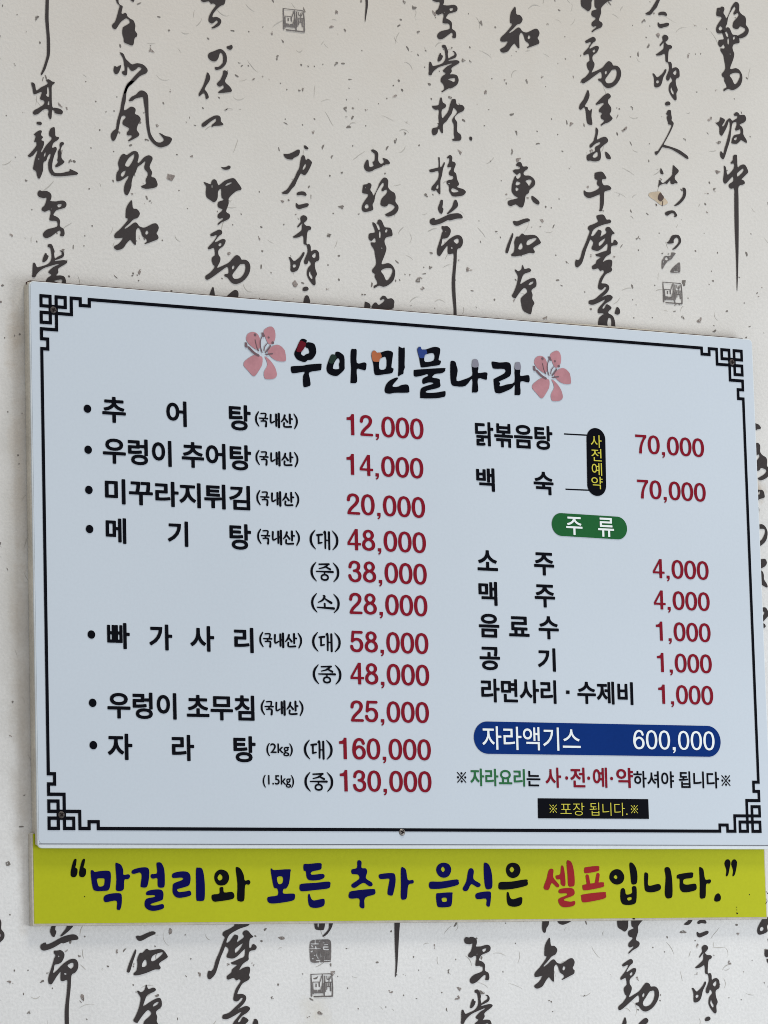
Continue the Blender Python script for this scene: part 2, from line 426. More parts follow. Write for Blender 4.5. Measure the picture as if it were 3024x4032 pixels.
# ================================================================ brush writing on the wallpaper
# name of the character in this script, tile (x, y, zoom) in which it was traced, outline
GLYPHS = {
"line_a": ((80,0,5.53), "585,-40,75 575,370,80 585,550,75 605,800,72 612,1000,75 605,1200,68 565,1350,60 515,1500,58 455,1620,35"),
"rai": ((80,300,5.53), """P 232,145 290,150 320,200 330,270 355,315 440,250 560,190 600,145 555,95 600,68 650,90 690,120 740,130 740,160 685,205 678,330 690,660 760,690 850,710 910,750 920,800 880,835 750,805 745,765 690,740 680,850 670,925 640,935 615,880 600,830 615,745 560,715 500,730 430,785 370,830 300,840 268,800 300,745 400,690 500,620 525,545 430,505 440,430 470,350 440,345 330,390 285,385 265,270
|H 580,255 620,255 625,440 590,450 555,410 580,370|H 605,550 630,550 625,630 590,620"""),
"ryong": ((80,300,5.53), """375,1025,60 430,1030,75
|P 290,1275 360,1210 430,1180 465,1200 445,1280 490,1330 450,1390 500,1415 515,1460 490,1550 445,1640 460,1660 490,1620 550,1520 620,1440 680,1370 670,1325 635,1310 620,1240 650,1150 720,1110 745,1130 755,1220 765,1310 840,1335 810,1390 720,1450 690,1530 700,1565 765,1540 790,1590 770,1650 745,1700 700,1860 690,2000 720,2080 770,2110 900,2110 1000,2085 1065,2070 1075,2025 1150,2055 1240,2100 1240,2140 1120,2160 900,2180 760,2180 680,2150 630,2080 605,1980 610,1850 640,1780 660,1700 640,1690 595,1740 560,1840 500,1880 490,2050 430,2212 390,2230 360,2160 340,2070 275,2025 290,1920 320,1780 370,1640 345,1635 280,1720 200,1765 162,1735 200,1690 290,1590 350,1500 340,1430 295,1435 325,1340 330,1300
|H 540,1655 555,1680 530,1750 505,1745 520,1690|H 400,1780 415,1805 395,1825 382,1805
|P 850,1480 890,1437 945,1450 940,1490 905,1520 875,1610 890,1700 895,1790 955,1860 930,1900 860,1950 790,1980 750,1960 820,1870 800,1830 820,1740 815,1640 860,1560"""),
"heo": ((80,700,5.027), """P 340,290 380,250 440,268 510,262 580,295 612,350 605,420 590,460 700,470 790,455 860,458 905,500 905,560 860,600 720,640 680,680 650,740 720,775 780,840 780,960 850,1010 872,1090 860,1150 820,1160 780,1140 800,1080 785,1050 740,1060 600,1165 500,1195 450,1150 455,1090 540,1020 720,970 730,880 690,855 590,850 573,810 600,670 555,645 480,675 420,640 430,590 480,540 520,400 460,405 370,380 340,330
|H 740,530 820,525 800,570 755,590 730,560|H 615,605 629,617 615,632 602,617"""),
"dang": ((1640,0,5.53), """P 548,1010 560,985 600,978 632,995 660,1060 685,1130 675,1180 690,1270 700,1275 750,1240 820,1200 820,1150 780,1125 790,1115 830,1125 868,1185 850,1250 760,1290 695,1310 700,1330 780,1320 860,1312 910,1325 932,1355 900,1390 800,1450 755,1490 762,1560 720,1618 800,1620 870,1640 900,1690 912,1760 880,1840 800,1900 730,1928 700,1925 610,1975 555,2010 535,1998 590,1950 600,1900 575,1830 525,1780 525,1720 560,1660 635,1605 575,1560 580,1525 660,1450 780,1395 740,1388 600,1425 480,1465 390,1530 340,1590 325,1630 290,1640 258,1620 265,1560 270,1380 290,1347 315,1360 350,1437 420,1430 560,1380 625,1280 620,1150 600,1060 560,1040
|H 682,1735 720,1715 830,1700 840,1735 825,1780 790,1787 760,1765
|P 500,1170 525,1160 540,1200 572,1220 545,1290 500,1335 465,1343 453,1310 470,1240"""),
"chun_foot": ((400,0,5.53), """P 305,-60 360,-60 365,50 400,110 455,140 430,270 450,310 510,280 545,310 560,360 620,410 690,450 730,560 720,660 770,740 760,800 715,830 690,970 640,990 590,970 490,925 480,840 450,740 450,650 470,590 600,510 605,450 540,400 460,440 390,510 320,620 270,635 225,580 235,530 290,470 340,320 370,200 390,130 330,60
|P 610,-40 705,-40 698,38 650,22"""),
"sim": ((400,0,5.53), """P 390,1150 420,1145 475,1180 520,1280 590,1350 660,1405 760,1380 880,1400 960,1460 1000,1540 960,1600 830,1660 700,1790 590,1880 560,1940 530,2020 480,2040 510,1920 610,1780 760,1610 870,1500 850,1475 790,1465 745,1510 650,1548 580,1455 560,1460 555,1570 540,1635 490,1640 440,1590 445,1560 500,1530 490,1420 470,1290 430,1210
|P 280,1435 330,1460 410,1420 420,1450 370,1580 310,1620 270,1580 258,1510"""),
"bong": ((400,320,5.53), """P 620,0 700,0 660,60 590,120 540,230 520,430 495,520 485,630 545,615 640,555 725,590 735,650 720,710 800,750 848,830 800,920 760,1050 818,1150 780,1210 660,1275 590,1310 575,1290 660,1210 640,1180 560,1180 548,1120 600,1050 590,1020 480,960 450,910 470,850 525,790 500,750 440,760 410,830 370,1030 350,1130 290,1275 230,1295 195,1170 250,1080 310,1030 330,880 400,630 430,450 480,240 540,80
|P 590,420 650,340 740,295 830,210 920,215 1000,300 1015,500 1020,760 1045,1030 1070,1150 1140,1270 1210,1330 1300,1330 1355,1275 1300,1190 1245,1135 1290,1140 1390,1195 1480,1215 1530,1270 1460,1380 1350,1430 1260,1440 1150,1380 1040,1250 1000,1110 970,940 945,650 915,450 900,350 830,355 730,380 670,425 610,437"""),
"yeong": ((400,320,5.53), """P 485,1580 540,1610 620,1560 700,1520 780,1545 805,1640 780,1750 790,1780 830,1760 920,1660 1010,1615 1080,1635 1105,1700 1040,1860 1095,1980 1080,2080 1160,2110 1215,2240 1190,2300 1100,2330 960,2345 865,2310 870,2280 970,2230 955,2150 1000,2050 1000,1990 940,1920 925,1850 955,1760 930,1750 860,1810 780,1870 740,1980 680,2080 650,2200 640,2310 570,2470 510,2465 483,2360 510,2220 585,2090 575,2065 540,2080 440,2150 350,2182 318,2150 325,2000 380,1910 355,1800 370,1720 420,1620
|H 695,1590 710,1610 690,1700 600,1850 540,1858 508,1830 530,1760 600,1660|H 510,1948 525,1960 480,2060 440,2080 412,2045 440,1985"""),
"ji": ((400,620,5.53), """P 635,940 662,960 670,1060 690,1115 770,1130 830,1220 780,1315 690,1350 600,1440 500,1530 510,1555 600,1500 700,1425 760,1425 820,1500 920,1530 1020,1490 1110,1445 1190,1440 1240,1520 1220,1600 1190,1650 1230,1720 1220,1780 1100,1830 940,1890 935,1870 985,1830 970,1780 890,1720 850,1600 800,1535 755,1570 740,1650 742,1880 735,1905 700,1890 640,1810 610,1800 540,1870 470,1970 390,2010 320,2015 268,1970 280,1930 380,1870 465,1750 420,1755 300,1760 272,1710 300,1650 420,1540 575,1350 525,1320 520,1230 540,1080
|H 965,1598 1015,1610 1010,1660 970,1685 948,1660"""),
"tail_c": ((740,0,3.95), "P 215,-20 550,-20 570,45 550,75 500,95 440,150 390,215 380,270 440,265 500,295 515,340 490,390 430,430 375,445 365,432 410,400 465,345 455,322 430,325 375,367 330,345 316,305 330,245 370,170 430,90 425,70 385,55 355,62 325,22 235,35"),
"hook_c": ((740,0,3.95), "P 310,880 325,830 420,790 490,765 540,780 590,840 603,920 590,990 540,1050 490,1080 430,1088 415,1060 425,1043 475,1040 530,990 545,930 540,860 515,822 490,835 472,900 440,945 395,957 340,930|P 597,740 610,722 650,710 680,698 692,745 665,775 625,768"),
"so_c": ((740,0,3.95), "P 285,1165 295,1130 318,1140 343,1200 330,1260 290,1320 258,1380 262,1400 295,1440 320,1505 310,1530 275,1540 270,1490 240,1440 200,1480 170,1495 162,1470 180,1430 230,1340 265,1240|P 545,1110 575,1095 615,1125 610,1170 575,1250 585,1290 640,1340 672,1385 675,1425 600,1440 510,1447 465,1445 490,1415 555,1370 550,1330 525,1335 490,1350 450,1320 455,1290 505,1235 540,1150"),
"bow_c": ((740,0,3.95), "P 210,1955 220,1920 310,1855 400,1805 470,1798 505,1830 510,1890 550,1935 500,1955 410,1960 365,1977 370,1945 425,1895 440,1855 420,1848 340,1900 270,1960 225,1975|560,1725,6 600,1702,14 618,1690,7|618,1690,4 680,1698,4 830,1705,3"),
"dash_c": ((740,620,3.95), "P 510,150 560,155 600,145 630,127 658,140 655,170 620,190 570,192 540,180"),
"seong": ((740,620,3.95), """P 245,400 255,385 335,415 355,412 365,370 400,340 440,360 465,425 490,428 560,370 640,335 715,326 770,390 825,470 820,505 740,530 635,630 630,720 590,840 640,880 652,920 620,965 530,1005 475,1045 455,1045 480,1010 545,960 540,942 490,955 458,925 470,880 540,815 480,785 458,740 475,690 560,660 520,620 515,495 500,490 465,530 460,620 440,670 400,698 350,665 290,620 275,540 282,450
|H 365,430 380,425 380,470 368,475|H 575,440 610,405 675,388 680,402 600,440"""),
"dong": ((740,620,3.95), """P 343,1205 360,1185 440,1140 490,1123 525,1145 525,1190 480,1220 420,1300 430,1320 520,1275 570,1275 582,1310 545,1380 475,1435 470,1510 500,1560 495,1620 455,1700 460,1718 570,1670 640,1630 720,1540 765,1520 810,1550 830,1590 900,1595 950,1640 968,1720 945,1810 880,1900 800,1955 720,1970 660,1930 620,1875 570,1850 563,1825 580,1815 620,1810 630,1760 620,1712 590,1710 490,1780 380,1860 295,1905 265,1870 280,1835 350,1785 415,1700 390,1670 365,1590 380,1550 418,1515 410,1430 395,1408 320,1432 310,1405 330,1375 400,1300 450,1220 430,1210 365,1228
|H 475,1350 500,1332 522,1340 515,1370 490,1383 472,1370|H 680,1710 700,1682 722,1690 715,1725 690,1745|H 800,1670 830,1660 885,1662 890,1740 860,1820 800,1880 720,1888 690,1850 695,1810 740,1750"""),
"im_top": ((740,620,3.95), "P 380,2015 405,2070 410,2190 320,2190|P 590,2190 610,2150 680,2090 735,2060 780,2095 760,2190"),
"bang": ((1060,560,5.53), """P 305,260 340,258 420,255 520,215 600,170 655,165 660,230 630,290 530,345 500,378 400,370 340,330|P 755,80 780,70 848,130 835,155 790,155 755,110
|P 735,283 770,310 790,385 810,390 845,360 915,420 920,470 850,620 790,705 750,715 695,685 670,700 600,840 550,950 490,1010 440,1080 390,1125 320,1130 265,1105 380,1030 470,900 550,770 600,650 650,560 670,430 690,340 710,300|H 725,570 770,480 800,480 790,540 745,602 725,600"""),
"i_dash": ((1060,640,3.95), "P 423,495 440,465 500,450 550,458 577,495 570,518 540,515 490,505 440,512|P 410,650 425,630 450,658 510,650 570,635 605,640 610,665 585,690 520,710 460,725 420,700"),
"cheonbong": ((1060,640,3.95), """P 480,860 520,822 570,835 590,880 560,920 535,945 575,985 620,990 650,1010 640,1045 595,1070 580,1180 580,1270 620,1270 642,1310 645,1380 680,1365 725,1360 765,1395 775,1450 770,1520 710,1555 712,1650 740,1735 715,1790 718,1890 690,1910 650,1870 600,1790 582,1720 600,1640 650,1580 610,1525 595,1570 560,1585 540,1555 545,1510 580,1430 595,1370 580,1290 535,1265 525,1140 450,1165 380,1172 367,1155 430,1110 500,1050 505,980 520,950 500,955 445,1010 432,1000 455,965 490,915
|H 660,1455 695,1415 722,1413 722,1455 697,1490|H 618,1710 635,1690 645,1735 672,1775 665,1815 640,1800 615,1750
|P 300,1478 325,1472 350,1500 385,1535 440,1500 490,1450 520,1400 545,1398 540,1440 490,1530 465,1620 430,1680 365,1705 330,1680 330,1580 320,1520|H 362,1605 380,1585 418,1595 410,1625 375,1637"""),
"ju_dot": ((1060,640,3.95), "P 515,1970 535,1940 585,1932 610,1965 590,1992 530,2000"),
"ju_top": ((1060,640,3.95), "P 532,2190 550,2090 585,2065 615,2095 630,2190"),
"line_e": ((1360,0,3.95), "325,-40,40 330,80,38 315,220,25 303,340,8"),
"san": ((1360,540,5.53), "P 555,300 575,272 620,275 680,310 712,370 710,510 770,585 830,550 835,515 808,480 815,455 870,470 920,495 965,560 945,590 860,600 875,630 830,610 770,655 640,700 560,745 480,753 430,715 403,650 410,590 450,510 480,492 500,520 510,620 540,655 610,630 610,600 585,550 630,510 640,390 625,355"),
"ro": ((1360,640,3.814), """P 250,440 262,350 280,332 325,325 345,307 380,320 388,355 370,410 400,455 415,495 440,470 490,360 500,325 545,255 580,228 615,235 640,280 638,370 680,425 735,460 752,520 748,590 790,650 790,710 750,770 680,805 630,812 592,785 620,765 700,720 740,670 720,645 650,620 620,655 570,663 530,640 525,600 545,540 610,470 628,420 600,410 555,433 538,410 575,345 572,305 545,315 490,395 450,480 430,580 405,630 415,690 405,715 330,740 270,740 245,700 250,640 290,570 340,500 330,475 270,465
|H 300,370 312,378 302,388 290,380|H 285,665 300,635 330,628 352,660 330,690 300,690"""),
"man": ((1360,640,3.814), """P 400,910 420,900 455,930 490,1010 515,1010 515,970 480,910 485,870 515,857 545,880 575,950 600,975 660,980 690,1010 705,1080 690,1105 610,1125 585,1170 590,1220 612,1280 600,1350 570,1430 540,1510 560,1530 640,1512 700,1545 740,1620 740,1700 710,1780 640,1840 570,1867 500,1850 435,1885 420,1875 430,1850 475,1825 470,1780 435,1715 445,1680 405,1650 400,1610 440,1560 460,1500 440,1370 430,1310 390,1250 378,1215 390,1200 450,1200 450,1150 425,1140 385,1180 350,1150 345,1100 365,1065 440,1050 430,990
|H 502,1045 525,1038 530,1090 520,1132 503,1125|H 595,1020 610,1003 632,1008 625,1040 605,1055 592,1040|H 540,1275 557,1285 548,1300 535,1292|H 530,1630 580,1595 640,1585 695,1595 705,1630 680,1700 640,1760 605,1765 570,1690"""),
"pa_top": ((1360,640,3.814), "P 285,2190 290,2100 300,2090 365,2125 365,2190|P 400,2190 430,2110 465,2107 500,2140 580,2080 575,2050 525,2065 520,2040 560,2003 600,2010 630,2048 690,2040 730,2080 725,2130 690,2200"),
"eo": ((1640,380,5.027), "P 303,190 320,185 400,180 440,155 455,60 480,18 500,40 515,115 565,150 582,185 560,225 495,270 495,400 510,425 530,415 620,300 650,190 690,70 720,55 770,60 795,165 890,168 930,200 945,240 910,295 830,330 755,400 760,450 800,520 800,690 865,750 885,820 860,870 790,880 710,875 702,850 750,825 735,740 735,560 702,490 715,430 800,320 790,280 735,225 720,240 690,340 640,410 590,490 520,560 520,715 490,720 470,690 450,640 420,660 415,710 385,750 330,770 300,710 310,640 340,625 440,600 400,595 440,570 405,535 440,520 430,400 440,270 370,265 320,230|P 1040,830 1050,800 1080,797 1100,830 1090,872 1060,872"),
"yo": ((1640,380,5.027), """P 425,1215 440,1205 455,1220 463,1390 500,1380 530,1320 552,1300 552,1350 520,1430 500,1560 470,1660 468,1800 468,1925 450,1935 420,1900 390,1858 340,1868 290,1845 300,1790 340,1740 410,1650 435,1570 435,1490 400,1475 320,1500 265,1495 247,1465 270,1445 400,1415 430,1400 435,1300|H 395,1775 415,1750 435,1750 430,1810 410,1832 388,1820
|P 595,1230 610,1195 650,1160 690,1175 705,1220 700,1285 745,1298 772,1345 745,1420 735,1485 780,1530 800,1640 835,1720 830,1755 795,1790 850,1815 920,1835 972,1885 950,1930 905,1962 800,1980 710,1975 670,1920 640,1860 640,1780 600,1730 590,1695 620,1660 700,1645 725,1610 720,1580 660,1565 635,1530 650,1480 685,1430 680,1395 620,1405 607,1370 640,1300 645,1220|H 622,1720 640,1712 668,1728 660,1740 630,1735|H 685,1870 690,1825 740,1825 830,1870 820,1890 740,1902 700,1890"""),
"jeol": ((1640,800,4.81), """P 405,80 435,0 450,-50 490,-60 497,0 485,80 505,110 495,160 475,203 440,190 410,130|P 705,-40 750,-60 785,40 730,110 640,180 590,207 570,200 610,150 670,70
|P 245,345 265,305 335,280 350,318 450,290 600,220 720,195 800,195 850,225 870,265 855,290 760,295 625,330 590,320 460,385 320,418 265,395
|P 470,450 485,435 530,440 580,437 630,480 645,530 630,590 590,650 530,672 485,680 475,750 460,805 475,812 540,760 620,680 730,615 800,608 850,640 875,710 865,790 820,850 765,885 755,1100 740,1260 730,1450 735,1700 750,1950 755,2090 755,2160 700,2160 700,2000 675,1750 665,1480 690,1200 700,1050 700,965 680,955 620,970 590,945 585,870 590,815 575,812 520,880 450,990 420,1000 390,970 385,880 410,790 455,650 475,570 500,520 475,485
|H 540,525 565,540 555,555 537,545|H 697,715 720,690 770,672 800,690 795,740 760,772 730,755|H 643,845 660,832 688,850 680,868 655,862"""),
"east": ((1940,620,3.457), "P 318,95 350,65 385,72 410,125 460,122 477,150 420,200 430,245 500,250 555,290 575,340 560,390 500,440 490,480 445,520 435,590 410,670 370,680 310,640 240,665 205,635 215,590 330,560 340,545 295,520 255,455 265,350 300,260 330,245 285,205 272,185 300,165 360,160 368,130 320,115|H 315,260 350,220 378,215 378,260 350,290 328,290|H 312,345 330,328 380,350 345,378 312,378|H 312,410 355,430 325,460 310,450|H 443,325 480,303 530,310 515,355 490,388 465,350|P 522,540 540,525 590,560 630,600 630,635 600,640 545,600"),
"west": ((1940,620,3.457), "P 272,880 290,863 330,870 400,845 470,830 505,850 490,870 420,895 345,930 300,925|P 170,1280 200,1180 260,1040 275,1035 275,1070 240,1180 205,1295 180,1300|P 290,1150 320,1080 355,1078 400,1035 440,1060 540,1055 600,1075 650,1150 640,1175 550,1230 570,1280 555,1305 500,1300 420,1325 330,1345 260,1345 250,1320 285,1285 295,1200|H 345,1240 360,1190 390,1165 408,1215 390,1250 360,1255|H 458,1190 465,1140 510,1112 590,1098 585,1125 500,1190"),
"chun": ((1940,620,3.457), "P 298,1540 310,1525 345,1550 385,1525 405,1458 430,1520 490,1508 520,1535 500,1560 420,1590 385,1670 375,1725 450,1680 530,1645 580,1655 590,1750 525,1805 540,1870 535,1925 565,1985 540,2030 520,2125 480,2125 410,2080 385,1980 385,1910 470,1830 430,1775 370,1830 320,1900 300,1920 257,1885 280,1840 320,1740 340,1640 335,1600|H 485,1730 510,1700 555,1688 545,1715 500,1740"),
"im": ((2240,340,4.423), "P 175,360 190,310 250,230 300,110 328,62 345,95 355,160 330,240 290,310 272,350 320,365 330,400 360,425 390,400 400,390 388,520 405,660 360,670 325,650 305,590 290,440 270,370 245,375 205,410 172,390|P 470,300 510,255 600,165 680,122 725,165 715,200 680,235 680,295 730,370 730,440 705,485 755,550 740,585 680,630 610,655 560,688 550,670 612,610 605,590 560,560 550,510 575,485 565,460 530,455 518,425 540,380 605,310 590,290 470,325"),
"i": ((2240,340,4.423), "P 460,740 470,718 495,740 508,790 485,925 560,895 620,880 660,900 680,945 660,980 590,1035 540,1090 553,1170 553,1240 530,1290 450,1310 370,1295 320,1295 305,1240 320,1195 440,1135 455,1115 450,1080 465,1050 520,1020 550,985 530,975 460,1000 380,1070 355,1050 365,1015 420,960 445,880 460,810|H 410,1210 465,1150 500,1150 500,1200 480,1235 430,1245|P 625,1150 650,1143 700,1190 727,1245 715,1270 660,1260 640,1220"),
"gan": ((2240,340,4.423), "P 443,1530 460,1505 540,1487 590,1500 645,1585 640,1610 570,1628 600,1720 680,1725 730,1765 722,1800 625,1830 610,1870 605,2040 580,2140 560,2175 515,2165 535,2130 540,1900 525,1885 400,1935 330,1945 270,1900 253,1840 270,1812 300,1840 380,1845 480,1805 530,1760 525,1745 490,1715 485,1670 498,1635 450,1615|590,2170,20 595,2172,20"),
"ma": ((2240,820,4.423), """P 475,150 490,125 580,110 620,140 655,200 710,198 733,240 690,265 600,285 490,330 420,380 385,470 400,490 440,465 500,385 520,375 565,405 545,495 580,480 655,425 630,375 650,335 690,325 720,345 760,400 795,440 740,470 735,600 765,600 775,565 805,553 847,600 825,645 740,660 725,740 725,790 660,830 620,870 585,940 640,910 710,895 750,920 745,1000 735,1030 750,1070 720,1110 640,1150 590,1230 565,1290 570,1310 640,1315 690,1350 695,1410 650,1480 550,1560 460,1600 475,1600 600,1540 700,1508 760,1550 720,1610 650,1650 600,1700 578,1745 610,1745 640,1690 670,1675 740,1735 690,1790 685,1830 740,1860 780,1910 800,2000 800,2080 740,2080 735,1950 720,1915 680,1920 665,2000 660,2080 520,2080 508,1960 540,1890 610,1840 560,1830 510,1830 497,1790 520,1730 590,1650 630,1595 600,1600 480,1660 400,1683 345,1665 340,1630 360,1605 440,1585 520,1520 620,1430 650,1380 620,1375 580,1415 540,1420 505,1390 508,1330 540,1220 612,1110 580,1080 545,1095 520,1060 490,1050 420,1068 397,1030 410,1000 465,960 480,910 555,855 540,848 480,835 458,805 490,795 600,755 660,730 672,620 640,635 560,710 490,745 400,720 395,680 420,620 415,580 370,545 350,590 300,710 260,850 220,960 150,1030 115,1015 103,960 120,895 165,905 200,850 225,750 280,620 340,460 360,400 325,360 345,310 430,275 505,235 495,200
|H 515,610 540,580 625,525 632,540 580,620 525,660|P 795,1820 820,1740 840,1722 875,1750 888,1820 850,1855 800,1840"""),
"juin": ((2520,420,5.53), "P 562,170 570,145 600,85 640,72 668,90 675,170 688,250 682,300 727,355 710,430 650,560 570,710 515,810 530,835 680,880 850,945 960,1020 1030,1075 1050,1135 1000,1130 900,1060 780,985 660,920 540,895 480,885 430,960 370,1040 340,1050 318,1020 325,980 385,965 420,910 480,820 560,680 620,560 680,420 670,398 605,385 610,350 575,240 605,185"),
"seo": ((2520,420,5.53), "P 440,1350 460,1350 500,1430 505,1470 480,1475 435,1445|P 712,1290 735,1282 760,1310 840,1395 800,1460 755,1510 755,1580 790,1620 815,1670 755,1668 715,1690 660,1670 660,1610 630,1620 580,1685 540,1675 430,1710 388,1765 400,1680 415,1605 440,1620 490,1670 540,1640 640,1550 695,1480 700,1400|P 917,1775 975,1772 1000,1850 985,1960 920,2060 830,2140 745,2168 740,2155 820,2080 900,1990 935,1900 935,1830"),
"bow_i": ((2520,800,5.267), "P 512,215 540,180 640,152 700,160 740,200 765,250 755,275 700,290 715,240 690,215 640,215 590,245 560,262 530,250"),
"hook_i": ((2520,800,5.267), "P 548,825 590,790 640,700 680,665 770,658 815,685 845,760 835,830 750,930 690,965 660,960 700,925 770,850 795,790 790,740 750,715 710,740 690,780 695,820 640,840 570,838"),
"pa": ((2780,400,5.267), "P 200,450 265,415 290,335 310,330 385,375 370,430 330,495 345,520 375,490 420,400 490,347 540,400 600,370 645,335 640,300 590,298 568,270 620,222 665,235 700,280 790,280 825,340 820,390 780,435 690,480 740,530 765,600 770,690 830,790 843,850 820,855 770,825 720,800 680,840 630,878 570,875 522,860 540,760 590,695 700,670 710,600 700,575 620,605 598,575 625,500 628,430 590,428 540,460 515,620 495,790 440,970 390,1130 355,1195 320,1180 288,1120 292,1040 320,1040 355,1075 380,960 410,870 480,600 490,480 480,415 460,420 430,520 340,690 305,705 275,660 270,530 240,490|H 570,775 610,745 645,745 630,780 600,808"),
"jung": ((2780,400,5.267), "P 555,1140 580,1108 620,1105 638,1130 650,1360 700,1330 770,1305 820,1335 870,1450 850,1490 740,1600 735,1620 780,1640 800,1695 760,1725 670,1765 668,2000 672,2600 665,3300 645,3890 632,3890 620,3300 590,2600 582,2000 580,1810 510,1810 465,1760 480,1710 550,1660 565,1590 545,1560 510,1590 400,1705 355,1660 352,1590 370,1450 365,1345 380,1332 410,1380 440,1520 540,1430 575,1360 575,1290 520,1290 500,1275 550,1210|H 640,1490 700,1430 760,1390 778,1410 750,1470 660,1555 640,1540"),
"edge_a": ((0,3600,2.592), "P -20,40 0,50 12,90 10,150 40,190 40,240 5,280 -20,285|H -6,200 5,202 5,225 -6,230"),
"hook_b": ((1200,3600,2.592), "P 100,50 103,140 125,160 170,162 195,150 200,50|H 130,70 145,70 142,130 130,128|P 250,60 285,60 282,105 265,150 225,205 190,228 180,222 220,180 245,140"),
"line_b": ((1200,3600,2.592), "P 918,40 968,40 960,200 950,400 940,560 927,635 920,630 925,500 918,300"),
"foot_b": ((1800,3600,2.592), "P 878,40 935,40 930,110 910,140 900,185 880,185 865,140|P 1030,85 1060,105 1090,105 1160,72 1160,40 1030,40"),
}
SEALS = {
"name_seal": ((1200,3680,4.886), "115,765,18 125,980,26 128,1180,30|120,765,14 330,758,14 500,755,20|515,770,18 530,950,22 530,1150,26 510,1185,26 360,1190,24 180,1195,26|340,775,18 345,960,20 375,1170,22|150,915,16 160,1140,20|150,915,14 290,912,14|S 165,1060 300,1060 320,940 390,940 392,1090 380,1125 340,1130 165,1130|320,800,16 290,905,16|275,920,20 278,1000,20|215,950,20 215,1000,22|E 190,1040,24 200,1052,20|E 240,1030,22 245,1095,15|E 322,930,12 326,1110,12|E 360,950,10 366,1110,10|380,800,22 385,1090,32|420,800,16 430,860,16 480,850,16 490,800,16|460,810,14 465,900,14|400,920,16 510,915,16|420,930,20 420,1060,18|490,930,22 497,1080,24|455,920,14 455,1000,16|420,1000,18 490,1000,18"),
"broken_seal": ((2520,800,5.267), "P 445,1340 450,1200 480,1150 500,1110 540,1095 600,1100 640,1080 650,1025 735,1040 690,1100 650,1160 580,1200 540,1240 500,1300 460,1365|H 510,1155 540,1120 580,1150 570,1185 530,1185|H 465,1230 485,1195 505,1205 480,1240|H 610,1120 630,1115 630,1145 610,1140|P 630,1440 660,1360 740,1280 815,1230 830,1300 830,1410 800,1440|E 700,1340,16 705,1410,16|E 780,1310,12 765,1390,12|E 700,1418,16 790,1420,14|575,1070,12 600,1035,10|450,1050,20 480,1030,8"),
"square_seal": ((1200,3680,4.886), "P 100,150 150,110 200,100 330,95 460,95 500,150 505,300 500,480 480,525 300,535 150,540 105,490 95,360 88,290|E 115,180,20 270,180,20|E 130,215,26 160,240,24|E 210,245,44 215,270,32|E 100,272,13 310,268,13|E 200,105,22 200,160,28|E 285,130,22 300,120,15|E 350,165,16 380,150,16|E 370,198,18 450,192,18|E 360,240,28 455,240,20|E 355,250,28 370,285,24 465,290,22|E 120,330,28 150,320,28|E 180,400,24 195,405,20|E 235,360,20 230,410,24 260,465,24|E 305,370,18 310,440,18|E 372,405,16 372,475,16|E 140,465,22 175,465,18|E 220,500,22 300,495,18|E 370,500,16 485,500,16|E 285,515,20 285,540,18|E 415,330,8 415,470,8|E 450,330,8 455,470,8"),
}
# where the same stamp of the wallpaper roller comes back: (character, point in its tracing, same point in the photograph)
AGAIN = [
("heo",(202.3,822.7),(1748.9,48.8)), ("dang",(1748.5,176.9),(197.4,961)), ("ji",(514.8,790),(2025,28)),
("seong",(856,884.6),(2328.6,126.6)), ("dong",(917.2,1052.9),(2384.7,285.7)),
("bang",(1108.1,759.5),(2539.8,54)), ("i_dash",(1163.8,805.8),(2588.6,94)), ("cheonbong",(1152.9,933.7),(2582,216.3)), ("ju_dot",(1190.4,1138.7),(2617.8,408.7)),
("ro",(1443.4,813),(2836,112)), ("man",(1450,1160),(2829.6,382)),
("san",(1534.5,641),(2995,1683.7)), ("ro",(1515.2,845.8),(2982.8,1885)), ("man",(1554,1075),(3020.4,2100)), ("pa",(2939.5,561.4),(3021,2312)), ("jung",(2944,675),(3026,2418)),
("jeol",(1727.3,1007.9),(197.5,3875.8)), ("west",(1995,996),(505.4,3828.4)), ("chun",(2026.8,1175.4),(538.2,4028.2)),
("ma",(2273.9,1052.9),(827.6,3855.4)), ("heo",(202.3,822.7),(1877.9,3757)), ("dang",(1748.5,176.9),(1877.2,3895.9)), ("ji",(514.8,790),(2160.7,3693.8)),
("seong",(856,884.6),(2473.5,3754.3)), ("dong",(917.2,1052.9),(2532.5,3918.3)), ("im",(2314.2,354),(2460,4005)),
("i_dash",(1163.8,805.8),(2742.8,3675.2)), ("cheonbong",(1152.9,933.7),(2737,3810.3)), ("ju_dot",(1190.4,1138.7),(2775,4014)), ("bang",(1108.1,759.5),(2692.6,3638.6)),
("ro",(1443.4,813),(2998.6,3657.9)), ("man",(1451,940),(3010,3762)),
]
SEAL_AGAIN = [("name_seal",(1223.5,3836.6),(1114.4,34.2)), ("name_seal",(1223.5,3836.6),(2609.2,1111.4))]
